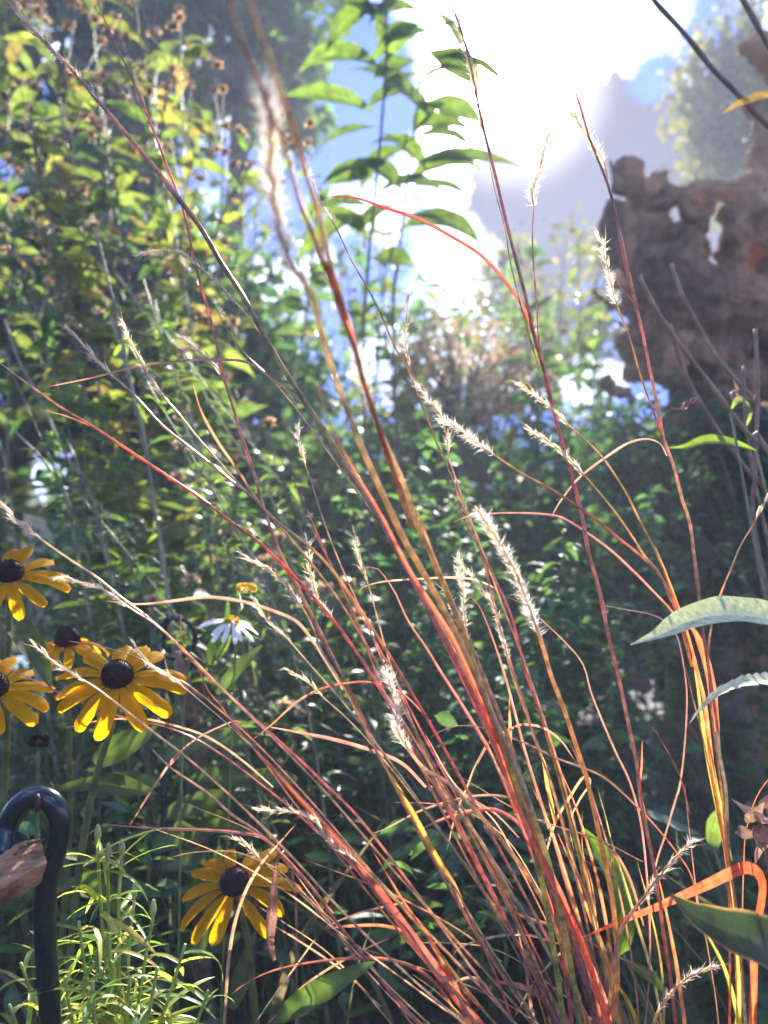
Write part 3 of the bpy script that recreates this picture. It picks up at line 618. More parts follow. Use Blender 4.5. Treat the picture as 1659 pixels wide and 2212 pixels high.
c('0,1438 50,1458 110,1488 200,1528 280,1553 350,1568 415,1593 475,1628 550,1683 650,1765 770,1880 900,2030', 5, 'rose>pink>rose', 0, .01)
b('140,1573 225,1555 310,1553 380,1568 450,1593 520,1640 590,1700', 5.5, 'rose>pink', 'purple')
c('80,1398 120,1433 160,1458 210,1488 250,1518 330,1580 420,1650 520,1740 630,1850 760,1990', 6, 'straw>tan>straw>pink', 130, -.04, .5)
c('150,1385 225,1398 300,1423 350,1458 395,1473 470,1530 560,1612 680,1740 800,1880', 5, 'rose>pink>straw>rose', 0, -.02)
c('293,1402 330,1438 370,1463 440,1520 520,1590 620,1690 740,1820', 4.5, 'straw>tan>pink', 130, -.03, .8)
c('390,1323 395,1393 430,1448 450,1493 480,1528 510,1573 545,1613 580,1658 640,1740 740,1860 860,2010', 5, 'red>rose>pink>purple', 0, .0)
b('340,1683 380,1633 430,1593 500,1560 520,1562', 5, 'pink', 'purple', attach=False)
b('280,1784 320,1719 357,1664 390,1630', 5, 'rose', 'brown', attach=False)
b('570,1568 650,1583 725,1598 810,1623 870,1650 920,1700', 9, 'rose>red', 'purple')
b('520,1590 565,1633 600,1672 650,1729 700,1784 740,1829 780,1879 860,1985 960,2120', 26, 'orange>red>rose>tan', 'red', -.03, .3, True)
b('185,1809 220,1784 280,1786 360,1791 450,1794 525,1801 575,1816 650,1890 720,1975', 9, 'rose>red', 'brown', tw=.9)
c('565,1749 625,1753 675,1769 700,1799 725,1829 760,1855 800,1892 850,1940 920,2020 1010,2140', 7, 'straw>gold>gold>tan', 250, -.05, 1.0)
b('320,1879 380,1849 450,1839 510,1841 560,1859 600,1879 645,1919 690,1964 740,2009 780,2059 830,2124 890,2212', 5, 'pink>rose>tan', 'purple', tw=.4, ext=True)
c('515,1814 545,1839 590,1879 625,1909 700,1980 800,2090', 5, 'straw>tan>gold', 60, -.03, 1.0)
c('330,1620 370,1659 450,1714 500,1759 565,1804 625,1869 675,1919 725,1989 790,2070 850,2150', 8, 'tan>purple>pink>green>tan', 0, -.02)
b('640,1779 600,1824 565,1864 530,1924 505,1999 492,2084 485,2184 480,2260', 11, 'red>rose', 'purple', -.08, .4, attach=False)
b('485,2159 540,2119 600,2094 675,2079 750,2071 830,2072 890,2089 940,2124 990,2200 1060,2330', 9, 'red>rose', 'red', tw=.5, ext=True)
b('560,2232 640,2144 700,2099 780,2054 840,2027', 5, 'rose', 'tan', attach=False)
b('550,2212 590,2154 645,2079 680,2030', 4, 'tan', 'tan', attach=False)
b('690,2010 740,1985 800,1965 870,1950', 5, 'rose', 'pink', attach=False); b('700,2006 760,2000 830,2000 900,2020', 7, 'orange', 'rose', attach=False)
# middle
c('665,370 695,440 725,490 760,564 795,624 825,684 855,754 885,804 905,859 925,909 950,974 975,1029 995,1084 1015,1128 1040,1193 1060,1275 1085,1370 1115,1470 1155,1590 1200,1720', 5.5, 'straw>gold>pink>purple>pink>purple', 130, .05, .7)
c('882,644 877,699 875,734 882,774 893,820 915,885 945,960 985,1055', 4.5, 'straw>gold>pink', 150, .05, .5, ext=False)
c('910,844 950,894 965,944 970,989 990,1050 1015,1118 1050,1210 1090,1320 1140,1450', 5.5, 'straw>tan>pink', 150, .03, 1.4)
c('990,1215 1000,1278 1005,1343 1015,1408 1030,1448 1050,1498 1070,1553 1095,1618 1125,1710 1180,1880', 6, 'straw>gold>brown>pink>orange', 140, .0, 1.4)
c('960,1268 980,1313 1000,1358 1010,1398 1020,1448 1048,1530 1085,1640 1140,1800', 5.5, 'gold>gold>brown>pink', 140, .01, .8)
c('1000,1225 1040,1273 1065,1313 1085,1373 1100,1438 1120,1498 1140,1553 1160,1613 1190,1692 1230,1840', 6, 'straw>gold>tan>red>pink', 230, -.01, .9)
c('990,1080 1005,1128 1040,1193 1070,1253 1100,1318 1120,1388 1135,1453 1155,1508 1180,1588 1210,1692 1250,1850', 7, 'pink>rose>green>rose>red', 0, .02)
b('1000,1278 1030,1303 1050,1343 1075,1413 1095,1478 1115,1553 1135,1628 1155,1692 1185,1790', 8, 'red>rose', 'purple')
b('1085,1285 1120,1300 1150,1323 1190,1358 1230,1398 1260,1438 1275,1493 1300,1558 1330,1628 1360,1692 1385,1790 1400,1950', 10, 'pink>red>rose', 'rose', ext=True)
b('930,1593 955,1578 995,1568 1045,1573 1100,1593 1150,1613 1200,1638 1260,1660 1305,1681 1355,1724 1405,1774 1455,1834 1495,1899 1510,2000', 8, 'purple>purple>red>orange', 'brown', tw=.6)
b('1240,1640 1210,1598 1170,1571 1130,1565 1105,1573 1060,1600 1030,1650', 6, 'rose>red', 'pink', tw=.7, attach=False)
b('775,1282 785,1268 830,1256 905,1250 980,1247 1030,1253 1070,1270', 5, 'rose>tan', 'pink', attach=False)
b('780,1240 790,1226 815,1228 850,1275 880,1340 920,1400 950,1450 990,1513 1030,1578 1065,1640 1095,1710 1150,1850', 15, 'rose>red>flame', 'rose', .0, .3, True)
b('1100,1505 1102,1560 1102,1610 1100,1670 1115,1760', 9, 'orange', 'gold'); b('1387,1598 1385,1653 1382,1700 1395,1780', 9, 'orange', 'rose', attach=False); b('1155,1605 1175,1650 1183,1700 1200,1780', 10, 'orange', 'yellow')
# lower fan
b('800,1800 830,1792 905,1754 980,1729 1045,1719 1100,1724 1140,1750', 8, 'brown>tan>straw', 'brown', tw=.5)
b('900,1800 935,1779 995,1759 1050,1749 1090,1759 1125,1789 1165,1860', 13, 'rose>red>rose', 'pink', tw=.6)
b('965,1839 985,1759 1010,1699 1025,1659 1050,1610', 5, 'purple', 'brown', attach=False)
b('845,1670 860,1699 905,1784 945,1859 980,1914 1000,1960', 17, 'yellow>lime>yellow', 'orange', -.02, .2, attach=False)
c('970,1900 990,1929 1015,1984 1045,2049 1080,2129 1110,2212', 8, 'brown>red>grey', 0, -.02)
c('880,1620 930,1684 980,1739 1030,1804 1070,1869 1110,1939 1150,1999 1180,2049 1220,2134', 10, 'tan>grey>green>grey', 0, -.01)
b('800,1830 830,1879 875,1954 915,2009 950,2069 980,2124 1005,2184 1020,2212', 14, 'orange>brown>yellow', 'red', -.03, .3, True)
c('740,1830 830,1954 880,2009 930,2084 980,2139 1020,2200', 8, 'purple>grey>green', 0, -.05)
b('1045,1944 1080,1959 1140,1984 1205,2004 1240,2020', 9, 'orange>tan', 'red', tw=.5)
b('890,2104 950,2149 1010,2212 1080,2300', 10, 'orange', 'yellow', -.06, ext=True)
b('980,2060 1000,2044 1070,2024 1130,2019 1190,2034 1240,2050', 9, 'purple>straw', 'purple', tw=.7)
b('1110,2199 1155,2119 1205,2064 1240,2036', 7, 'tan', 'brown', attach=False)
b('1060,2120 1090,2124 1130,2134 1170,2159 1190,2189 1205,2240', 17, 'rose>red', 'pink', tw=.6, attach=False)
b('970,2130 990,2119 1020,2113 1045,2126 1060,2150', 9, 'straw', 'rose', tw=.6, attach=False)
b('1120,1600 1145,1659 1170,1734 1190,1799 1210,1869 1230,1939 1255,2009 1290,2110 1320,2212', 12, 'rose>red>red>orange', 'pink', .02, .5, True)
b('1230,1600 1255,1659 1280,1724 1305,1804 1325,1879 1340,1944 1360,2050', 11, 'pink>rose>orange', 'brown', .02, .5, True)
b('1258,1750 1257,1800 1258,1834 1270,1899 1290,2000', 8, 'gold>orange', 'red', ext=True)
b('1290,1700 1305,1754 1325,1834 1345,1894 1370,1979 1395,2059 1415,2134 1430,2240', 10, 'green>lime>green', 'tan', .03, ext=True)
b('1205,1800 1235,1869 1255,1924 1275,1979 1300,2039 1320,2099 1330,2159 1340,2212', 12, 'orange>yellow>orange', 'red', .0, ext=True)
b('1290,2050 1320,2109 1355,2159 1375,2212 1390,2300', 13, 'lime>yellow', 'orange', .02, ext=True)
b('1230,2012 1265,2029 1305,2054 1370,2084 1430,2129 1460,2159 1480,2200', 7, 'red>orange>tan', 'brown', attach=False)
b('1240,1840 1230,1780 1250,1730 1275,1690 1260,1680 1235,1715 1200,1775 1180,1840', 6, 'tan>rose', 'tan', attach=False)
b('1290,1990 1275,1900 1250,1830 1240,1790', 9, 'orange>gold', 'orange', attach=False)
b('1200,1640 1235,1720 1262,1800 1290,1900 1310,2000', 9, 'orange', 'rose', ext=True); b('1130,1640 1150,1700 1190,1790 1225,1900', 9, 'gold>orange', 'red', ext=True)
for k in range(9):    # short blades crowding the foot of the clump
    x = rng.uniform(1080, 1420); y = rng.uniform(1780, 2120); l = rng.normal(-.30, .14)
    q = [(x, y), (x - l * 110, y + 110), (x - l * 190, y + 220)]
    b(' '.join('%.0f,%.0f' % v for v in q), rng.uniform(6, 12), ['orange>yellow', 'red>rose', 'lime>yellow', 'tan>orange', 'rose>red', 'green>lime'][k % 6], ['red', 'tan', 'orange', 'pink'][k % 4], rng.uniform(-.05, .08), None, True)

for k in range(12):    # fine dry wisps low in the clump
    x0, y0 = rng.uniform(260, 1000), rng.uniform(1500, 2050); ln = rng.uniform(260, 520); a = rng.uniform(.35, .95); sag = rng.uniform(-90, 120)
    q = [(x0, y0), (x0 + ln * .4 * math.cos(a) + sag * .2, y0 + ln * .4 * math.sin(a) - sag * .5), (x0 + ln * .75 * math.cos(a), y0 + ln * .75 * math.sin(a) - sag * .3), (x0 + ln * math.cos(a), y0 + ln * math.sin(a) + 20)]
    b(' '.join('%.0f,%.0f' % v for v in q), rng.uniform(3, 5.5), ['tan>pink', 'rose>purple', 'straw>tan', 'pink>orange'][k % 4], 'pink', rng.uniform(-.06, .06), None, k % 2 == 0)

# right clump
c = RT.culm; b = RT.blade
c('972,0 995,65 1015,135 1030,210 1045,280 1060,340 1075,400 1090,465 1115,564 1135,639 1150,709 1170,779 1185,839 1200,904 1220,974 1245,1064 1260,1128 1270,1188 1290,1258 1302,1308 1315,1378 1335,1458 1355,1553 1375,1648 1385,1734 1400,1809 1412,1870 1430,1990 1450,2130 1470,2300', 9, 'pink>purple>purple>red>purple>pink>grey>rose>red>orange', 300, .02, .9, 'tan')
b('1010,20 1003,70 1015,130 1030,200', 6, 'tan', 'pink'); b('985,10 1000,80 1018,150 1032,215', 5, 'tan', 'orange')
b('690,432 720,425 775,430 830,450 905,475 970,510 1020,540 1050,564 1090,609 1125,659 1145,704 1165,774 1180,820', 15, 'crimson>crimson>red', 'crimson', tw=.0)
c('1055,340 1070,415 1090,490 1102,564 1120,640 1140,715 1165,800', 4.5, 'gold>tan>gold', 0, .02, ext=False)
c('1178,310 1165,370 1150,415 1153,450 1150,500 1152,564 1160,664 1163,729 1180,830 1215,950', 4.5, 'straw>gold>pink>tan', 140, .02, 2.0, ext=False)
c('1230,160 1255,235 1270,290 1290,340 1310,390 1330,460 1350,564 1375,664 1390,729 1405,804 1420,874 1435,954 1450,989 1465,1044 1475,1084 1490,1128 1500,1203 1510,1288 1515,1343 1525,1408 1540,1503 1550,1578 1555,1633 1568,1709 1575,1859 1590,1969 1610,2212', 8, 'pink>purple>pink>tan>purple>grey>purple>green>grey', 0, .0)
c('1237,245 1262,285 1285,320 1305,352 1318,420 1340,500 1362,600 1378,670', 4.5, 'straw>tan>pink', 140, .0, 1.8, ext=False)
c('1300,525 1320,614 1335,664 1360,729 1380,799 1395,844 1410,884 1432,950', 5, 'straw>gold>gold>red', 140, .0, 1.2, ext=False)
b('1326,585 1340,620 1365,650 1378,690', 6, 'orange', 'red')
b('1190,1119 1210,1084 1245,1039 1280,1009 1315,984 1355,959 1395,949 1425,959 1440,985', 7, 'red>rose>purple', 'purple', tw=.6)
c('970,912 1020,949 1070,984 1130,1024 1190,1056 1245,1092 1295,1128 1330,1158 1375,1193 1420,1235 1445,1280 1470,1350 1495,1440', 7.5, 'straw>gold>rose>pink>gold', 120, .0, 2.4, ext=False)
b('975,1130 1020,1114 1105,1109 1190,1114 1230,1128 1310,1183 1360,1228 1405,1273 1455,1328 1485,1390', 10, 'rose>purple>red>orange', 'rose', tw=.5)
c('1150,934 1200,964 1255,1019 1295,1064 1335,1114 1370,1165 1392,1200 1425,1240 1450,1300', 6, 'straw>gold>gold>tan', 150, .0, 1.2, ext=False)
c('1130,834 1180,874 1230,919 1280,964 1310,999 1340,1044 1360,1079 1385,1130 1410,1178 1435,1235 1462,1310 1490,1410', 6, 'straw>tan>gold>gold>orange', 130, .0, .8, ext=False)
b('1415,1180 1435,1228 1460,1298 1485,1373 1505,1453 1520,1518 1530,1608 1540,1692 1555,1780 1570,1870 1590,2050', 22, 'gold>flame>flame>yellow>lime>lime', 'orange>orange>orange>lime>green', -.01, .3, True)
b('1475,1335 1490,1352 1505,1373 1525,1428 1538,1490 1548,1580', 20, 'orange', 'red')
b('1495,1420 1505,1480 1515,1560 1530,1659 1550,1759 1575,1870', 20, 'orange>lime>lime', 'green', -.02, .2, False)
b('1520,1560 1540,1659 1560,1759 1580,1860', 14, 'lime', 'green', .0, .3, False)
c('1660,1065 1630,1128 1600,1178 1575,1238 1555,1288 1537,1353 1530,1428 1540,1560 1560,1720', 5.5, 'straw>gold>tan>orange>gold', 60, -.02, .3)
b('1690,1660 1659,1684 1630,1729 1610,1799 1605,1869 1602,1969 1600,2212', 14, 'red>orange>gold>lime', 'orange', -.06, .5, True)
b('1290,1300 1305,1308 1355,1318 1405,1328 1435,1343 1460,1373 1475,1438 1482,1508 1477,1608 1467,1692 1455,1734 1435,1804 1420,1849 1400,1930', 14, 'purple>purple>rose>purple>brown', 'purple', -.01, .7)
b('1478,1690 1484,1750 1490,1809 1505,1939 1525,2034 1545,2159 1552,2230', 10, 'red>rose>orange', 'rose', .0, ext=True)
b('1415,1870 1425,1909 1440,1979 1455,2059 1465,2124 1477,2212 1490,2300', 17, 'orange>orange>yellow', 'brown', -.02, .2, True)
b('1500,1960 1530,2024 1560,2084 1580,2149 1597,2230', 20, 'lime', 'green', -.03, .2, True)
b('1245,2030 1330,1994 1430,1954 1530,1909 1580,1884 1610,1874 1635,1884 1646,1915 1638,1979 1628,2059 1624,2212', 31, 'flame>flame>flame>orange>yellow>lime', 'red>flame>flame>red>orange>gold', -.13, .0, True, .15)
b('1330,1900 1318,1870 1325,1840 1360,1900 1390,2000', 8, 'orange', 'rose', attach=False)
c('1410,1570 1440,1620 1470,1680 1490,1760', 4.5, 'brown>rose', 0, .02, ext=False)
c('1480,1440 1500,1520 1520,1600 1540,1700 1560,1800', 4, 'gold>gold', 0, -.02)

# close, out of focus clump
c = FG.culm; b = FG.blade
c('488,-30 515,65 545,145 575,215 590,250 620,330 645,425 670,490 697,564 720,624 740,684 765,749 785,824 815,914 850,1020 890,1140', 14, 'tan>rose>tan>rose>tan>red>tan', 0, .0, ext=False)
b('700,560 722,610 738,660 755,715 772,775 780,800', 20, 'orange>red', 'rose')
c('525,-40 555,50 575,100 600,175 620,235 640,295 660,365 685,450 705,540 728,620 748,690', 15, 'straw>tan>gold>straw>rose', 0, .0, ext=False)
c('580,215 584,290 586,370 594,450 608,510 630,570 675,639 695,724 720,804 750,884 780,964 825,1064 870,1160 910,1230 950,1300 1000,1400 1070,1560 1140,1730', 15, 'straw>straw>straw>gold>tan>green>green>tan', 430, .0, 2.2)
c('775,790 785,830 800,880 830,950 870,1040 900,1130 940,1220 985,1330 1040,1480 1110,1680', 14, 'straw>gold>green>green>rose', 120, .01, 2.6)
b('685,825 700,884 725,944 760,1009 780,1044 825,1119 880,1228 930,1308 980,1388 1020,1473 1055,1553 1100,1692 1150,1819 1210,1939 1260,2060', 21, 'rose>flame>flame>red>flame', 'rose', .0, .3, True)
b('1050,1600 1075,1659 1110,1724 1150,1819 1180,1879 1210,1939 1245,2019 1270,2084 1300,2159 1318,2240', 27, 'tan>flame>orange>yellow', 'rose', -.02, .3, True)
c('840,1470 855,1530 865,1590 915,1659 965,1689 1020,1744 1070,1799 1120,1864 1180,1959 1215,2050', 11, 'straw>tan>gold>gold', 170, .02, 2.4)
c('1045,1120 1080,1173 1110,1228 1140,1303 1170,1388 1190,1458 1220,1538 1245,1613 1270,1692 1300,1830 1325,1960', 12, 'straw>gold>gold>tan', 290, .02, 2.0)
c('1485,1824 1430,1884 1390,1939 1360,1979 1335,2029 1320,2140', 11, 'tan>tan>gold', 170, .0, 1.0, 'tan')
c('1530,2094 1490,2109 1455,2139 1420,2189 1400,2260', 11, 'tan>gold', 150, .0, 1.0, 'tan')
c('900,1100 940,1210 990,1330 1040,1450 1100,1600 1150,1760', 11, 'tan>purple>rose', 0, .03)

# ------------------------------------------------------------------ yellow coneflowers
def flower(name, label, cat, cx, cy, d, Rp, npet, tilt, yaw, stem, droop, cone_h=1.0, missing=(), group='yellow coneflowers', roll=0.0, cone_r=.235, lw=1.0):
    g = ground(stem[-1][0], max(stem[-1][1], 2500)) if d > .9 else None
    c0 = P(cx, cy, d); pth = [P(x, y, d + dd) for x, y, dd in stem]
    last = pth[-1]; foot = np.array([last[0] + (last[0] - c0[0]) * .3, last[1] + .02, 0.0])
    t = thing(name, label, cat, foot, group)
    ax = np.array([math.sin(yaw) * math.sin(tilt), -math.cos(yaw) * math.sin(tilt), math.cos(tilt)]); e1 = unit(np.cross(ax, [0, 1, .2])); e2 = np.cross(ax, e1)
    ms = MB(); sp = spline([c0 - ax * Rp * .06] + pth + [last * .5 + foot * .5, foot], 40)
    tube(ms, sp, np.interp(np.linspace(0, 1, 40), [0, .06, .2, 1], [.0032, .0020, .0022, .003]), np.array((.14, .17, .06)) * rng.uniform(.8, 1.2, (40, 1)), 8)
    ms.build('stem', M_STEM, t)
    for k in range(npet):
        if k in missing: continue
        a = 2 * math.pi * k / npet + roll + rng.normal(0, .07); r = e1 * math.cos(a) + e2 * math.sin(a); s = np.cross(ax, r)
        L = Rp * rng.uniform(.88, 1.06); W = Rp * rng.uniform(.23, .30) * lw; dr = droop * rng.uniform(.65, 1.4); n, m = 16, 9
        u = np.linspace(0, 1, n)[:, None]; v = np.linspace(-1, 1, m)[None]
        hw = np.interp(u[:, 0], [0, .15, .4, .72, .9, .97, 1], [.35, .6, .95, 1, .78, .55, .34])[:, None] * W * .5
        notch = -.04 * L * (np.abs(np.sin(v * 4.0)) * .8 + v ** 2) * np.clip((u - .85) / .15, 0, 1)
        x = .20 * Rp + u * L * np.cos(dr * u * .6) * .9 + notch
        z = .02 * Rp + .05 * L * np.sin(u * 2.5) - L * .55 * dr * u ** 1.7 + .035 * W * np.cos(v * 9.4) * np.clip(u * 3, 0, 1) - .10 * W * v ** 2 + .05 * L * math.sin(k * 2.3) * u + np.sin(u * 9 + k) * v * W * .05
        y = v * hw + .12 * L * math.sin(k * 1.7) * u ** 2
        V = c0 + x[..., None] * r + y[..., None] * s + z[..., None] * ax
        col = np.array((.95, .52, .012)) * (1 - .14 * np.clip(1 - u * 3, 0, 1))[..., None] * np.where(np.abs(np.cos(v * 9.4)) > .93, .93, 1.0)[..., None] * rng.uniform(.93, 1.05) * np.ones((n, m, 1))
        i = np.arange(n - 1)[:, None] * m; j = np.arange(m - 1)[None]; f = np.stack([i + j, i + j + 1, i + m + j + 1, i + m + j], -1).reshape(-1, 4)
        mb = MB(); mb.add(V.reshape(-1, 3), f, col.reshape(-1, 3)); mb.build('petal', M_PETAL, t)
    # dark centre: a dome set with rows of tiny pointed florets
    mb = MB(); rc = Rp * cone_r; n, m = 12, 24
    th = np.linspace(0.02, 1.75, n)[:, None]; ph = np.linspace(0, 2 * math.pi, m, endpoint=False)[None]
    V = c0 + rc * (np.sin(th) * np.cos(ph))[..., None] * e1 + rc * (np.sin(th) * np.sin(ph))[..., None] * e2 + (rc * cone_h * (np.cos(th) * .95 + .28) + 0 * ph)[..., None] * ax
    i = np.arange(n - 1)[:, None] * m; j = np.arange(m)[None]; j2 = (j + 1) % m
    mb.add(V.reshape(-1, 3), np.stack([i + j, i + m + j, i + m + j2, i + j2], -1).reshape(-1, 4), np.array((.02, .008, .012)))
    q = 330; kk = np.arange(q); thq = np.arccos(1 - (kk + .5) / q * 1.15); phq = kk * 2.39996
    nn = (np.sin(thq) * np.cos(phq))[:, None] * e1 + (np.sin(thq) * np.sin(phq))[:, None] * e2 + np.cos(thq)[:, None] * ax
    pp = c0 + rc * (np.sin(thq) * np.cos(phq))[:, None] * e1 + rc * (np.sin(thq) * np.sin(phq))[:, None] * e2 + (rc * cone_h * (np.cos(thq) * .95 + .28))[:, None] * ax
    leaves(mb, pp - nn * rc * .04, nn + rng.normal(0, .12, (q, 3)), rdir(q, -1, 1), rc * .15, rc * .13, .2, pal(q, (.035, .014, .022), (.06, .02, .025), (.022, .012, .02)), QUICK, fold=.8)
    mb.build('cone', M_CONE, t)
    return t
def big_leaves(t, specs, mat=M_LEAF, col=(.06, .10, .035)):
    for (x0, y0, x1, y1, d0, d1, wpx, bend, twist) in specs:
        a, e = P(x0, y0, d0), P(x1, y1, d1); L = np.linalg.norm(e - a); mb = MB()
        up = np.array([[math.sin(twist), -math.cos(twist) * .8, .6]])
        leaves(mb, a[None], (e - a)[None], up, L * (1 + bend ** 2 / 8), wpx * .8 * d0 / FPX, bend, np.array([col]) * rng.uniform(.8, 1.3), (np.linspace(0, 1, 16), np.sin(np.linspace(.06, 1, 16) ** .8 * math.pi) ** .8 + .02), fold=.3, rib=1.5, wavy=.015)
        mb.build('leaf', mat, t)
fA = flower('coneflower', 'big yellow coneflower with dark centre facing forward, nearest the wooden stub', 'flower', 255, 1468, .50, .0410, 13, .78, .1, [(240, 1575, .005), (215, 1650, .01), (190, 1760, .02), (165, 1930, .03)], .45, 1.15, roll=.25)
big_leaves(fA, [(185, 1690, 330, 1700, .52, .50, 60, .3, .2), (205, 1650, 340, 1560, .53, .55, 75, .4, .6), (170, 1880, 300, 2000, .53, .55, 60, .5, -.3), (345, 1690, 112, 1684, .56, .52, 52, .35, .1)])
fB = flower('coneflower', 'topmost yellow coneflower, cut by the left edge of the picture', 'flower', 22, 1245, .52, .0370, 12, .76, .2, [(20, 1345, .01), (15, 1460, .02), (10, 1700, .05)], .38, 1.1, roll=.1)
big_leaves(fB, [(14, 1330, 115, 1430, .55, .50, 70, .5, .5), (115, 1315, 192, 1297, .55, .55, 26, .3, 0)])
fC = flower('coneflower', 'small yellow coneflower with a tall dark centre and hanging petals behind the big one', 'flower', 146, 1392, .60, .031, 12, .42, .1, [(148, 1480, .01), (150, 1620, .02), (150, 1800, .05)], .95, 1.25, roll=.4, cone_r=.30)
fD = flower('coneflower', 'yellow coneflower half outside the left edge, only its right petals showing', 'flower', -14, 1490, .49, .0365, 12, .76, .4, [(-20, 1590, .01), (-25, 1750, .03)], .4, 1.1, roll=.2)
fE = flower('coneflower', 'lowest yellow coneflower with ragged drooping petals, beside the narrow leaved plant', 'flower', 508, 1912, .53, .041, 14, .76, -.05, [(530, 2010, .01), (545, 2120, .02), (560, 2300, .04)], .6, 1.1, (4,), roll=.0, lw=.85)
big_leaves(fE, [(600, 2200, 790, 2075, .5, .48, 62, .3, .2), (500, 2180, 560, 2000, .56, .6, 50, .4, .4), (430, 2080, 490, 1790, .62, .66, 34, .2, .8), (640, 1690, 500, 1668, .62, .64, 60, .3, 0), (470, 1500, 560, 1380, .6, .62, 40, .4, 0), (340, 1640, 500, 1560, .66, .65, 70, .4, .2), (360, 1760, 520, 1700, .66, .65, 64, .4, .3), (330, 1830, 470, 1760, .66, .65, 70, .5, .2), (400, 1960, 470, 1820, .66, .65, 66, .4, -.3), (350, 1610, 545, 1585, .67, .66, 62, .4, .1), (560, 1690, 370, 1660, .67, .66, 60, .4, -.2), (540, 1800, 375, 1740, .67, .66, 62, .4, .2), (350, 1870, 520, 1835, .68, .67, 60, .3, .3), (370, 2080, 520, 2010, .68, .67, 66, .3, .2)])
def bud():
    c0 = P(84, 1602, .58); foot = np.array([c0[0], c0[1] + .03, 0]); t = thing('coneflower_bud', 'dark round spent coneflower head without petals under the big flower', 'flower', foot)
    ms = MB(); tube(ms, spline([c0, (c0 + foot) / 2 + [.004, 0, 0], foot], 14), .0016, (.13, .16, .06), 6); ms.build('stem', M_STEM, t)
    mb = MB(); n = 260; dd = rdir(n, -.6, 1); leaves(mb, np.tile(c0, (n, 1)) + dd * .004, dd, rdir(n, -1, 1), .0034, .0022, .2, pal(n, (.03, .014, .02), (.05, .02, .02)), QUICK); mb.build('cone', M_CONE, t)
bud()
def daisy():
    c0 = P(500, 1344, .60); foot = P(430, 1500, .62) * 1.0; foot[2] = 0; t = thing('white_daisy', 'white daisy with thin drooping petals and yellow middle, seen from the side', 'flower', foot)
    ms = MB(); tube(ms, spline([c0, P(480, 1410, .60), P(452, 1438, .61), P(400, 1490, .62), foot], 26), .0009, (.15, .2, .07), 6); ms.build('stem', M_STEM, t)
    ax = unit(np.array([.25, -.35, 1.0])); e1 = unit(np.cross(ax, [0, 1, 0])); e2 = np.cross(ax, e1)
    for k in range(19):
        a = 2 * math.pi * k / 19 + rng.normal(0, .08); r = e1 * math.cos(a) + e2 * math.sin(a); mb = MB()
        leaves(mb, (c0 + r * .004)[None], (r + ax * rng.uniform(-.12, .08))[None], ax[None] + .0, .0215 * rng.uniform(.85, 1.1), .0042, rng.uniform(.5, 1.0), np.array([(.82, .82, .80)]), (np.array([0, .1, .3, .55, .8, .93, 1]), np.array([.3, .5, .8, 1, 1, .8, .3])), fold=-.15, rib=1.0); mb.build('petal', M_WHITE, t)
    mb = MB(); n = 220; dd = unit(rdir(n, 0, 1) @ np.stack([e1, e2, ax])); leaves(mb, c0 + dd * .0045, dd, rdir(n, -1, 1), .0022, .0016, .2, pal(n, (.75, .50, .03), (.6, .42, .03)), QUICK)
    mb.build('centre', M_HUSK, t)
    big_leaves(t, [(455, 1436, 458, 1372, .60, .60, 26, .2, .2), (490, 1350, 493, 1288, .595, .59, 14, .1, .3), (470, 1420, 500, 1370, .61, .61, 22, .3, .5)])
    return t
daisy()
def button():
    c0 = P(533, 1273, .60); foot = P(505, 1500, .64); foot[2] = 0; t = thing('yellow_button_flower', 'round yellow button flower head without petals above the white daisy', 'flower', foot)
    ms = MB(); tube(ms, spline([c0, P(525, 1325, .60), P(510, 1380, .61), foot], 26), .0009, (.15, .2, .07), 6); ms.build('stem', M_STEM, t)
    mb = MB(); n = 320; dd = rdir(n, -.25, 1); dd2 = dd * np.array([1, 1, .75]); leaves(mb, c0 + dd2 * .0058, dd, rdir(n, -1, 1), .0024, .0016, .2, pal(n, (.70, .50, .05), (.55, .42, .05), (.78, .6, .12)), QUICK); mb.build('flower_head', M_HUSK, t)
    mb = MB(); n = 14; a = np.arange(n) * .45; dd = np.stack([np.cos(a), np.sin(a), -.1 + 0 * a], 1); leaves(mb, np.tile(c0 - [0, 0, .0035], (n, 1)), dd, np.array([0, 0, 1.0]) + 0 * dd, .007, .002, -.5, pal(n, (.2, .26, .08)), QUICK); mb.build('bracts', M_LEAF, t)
button()

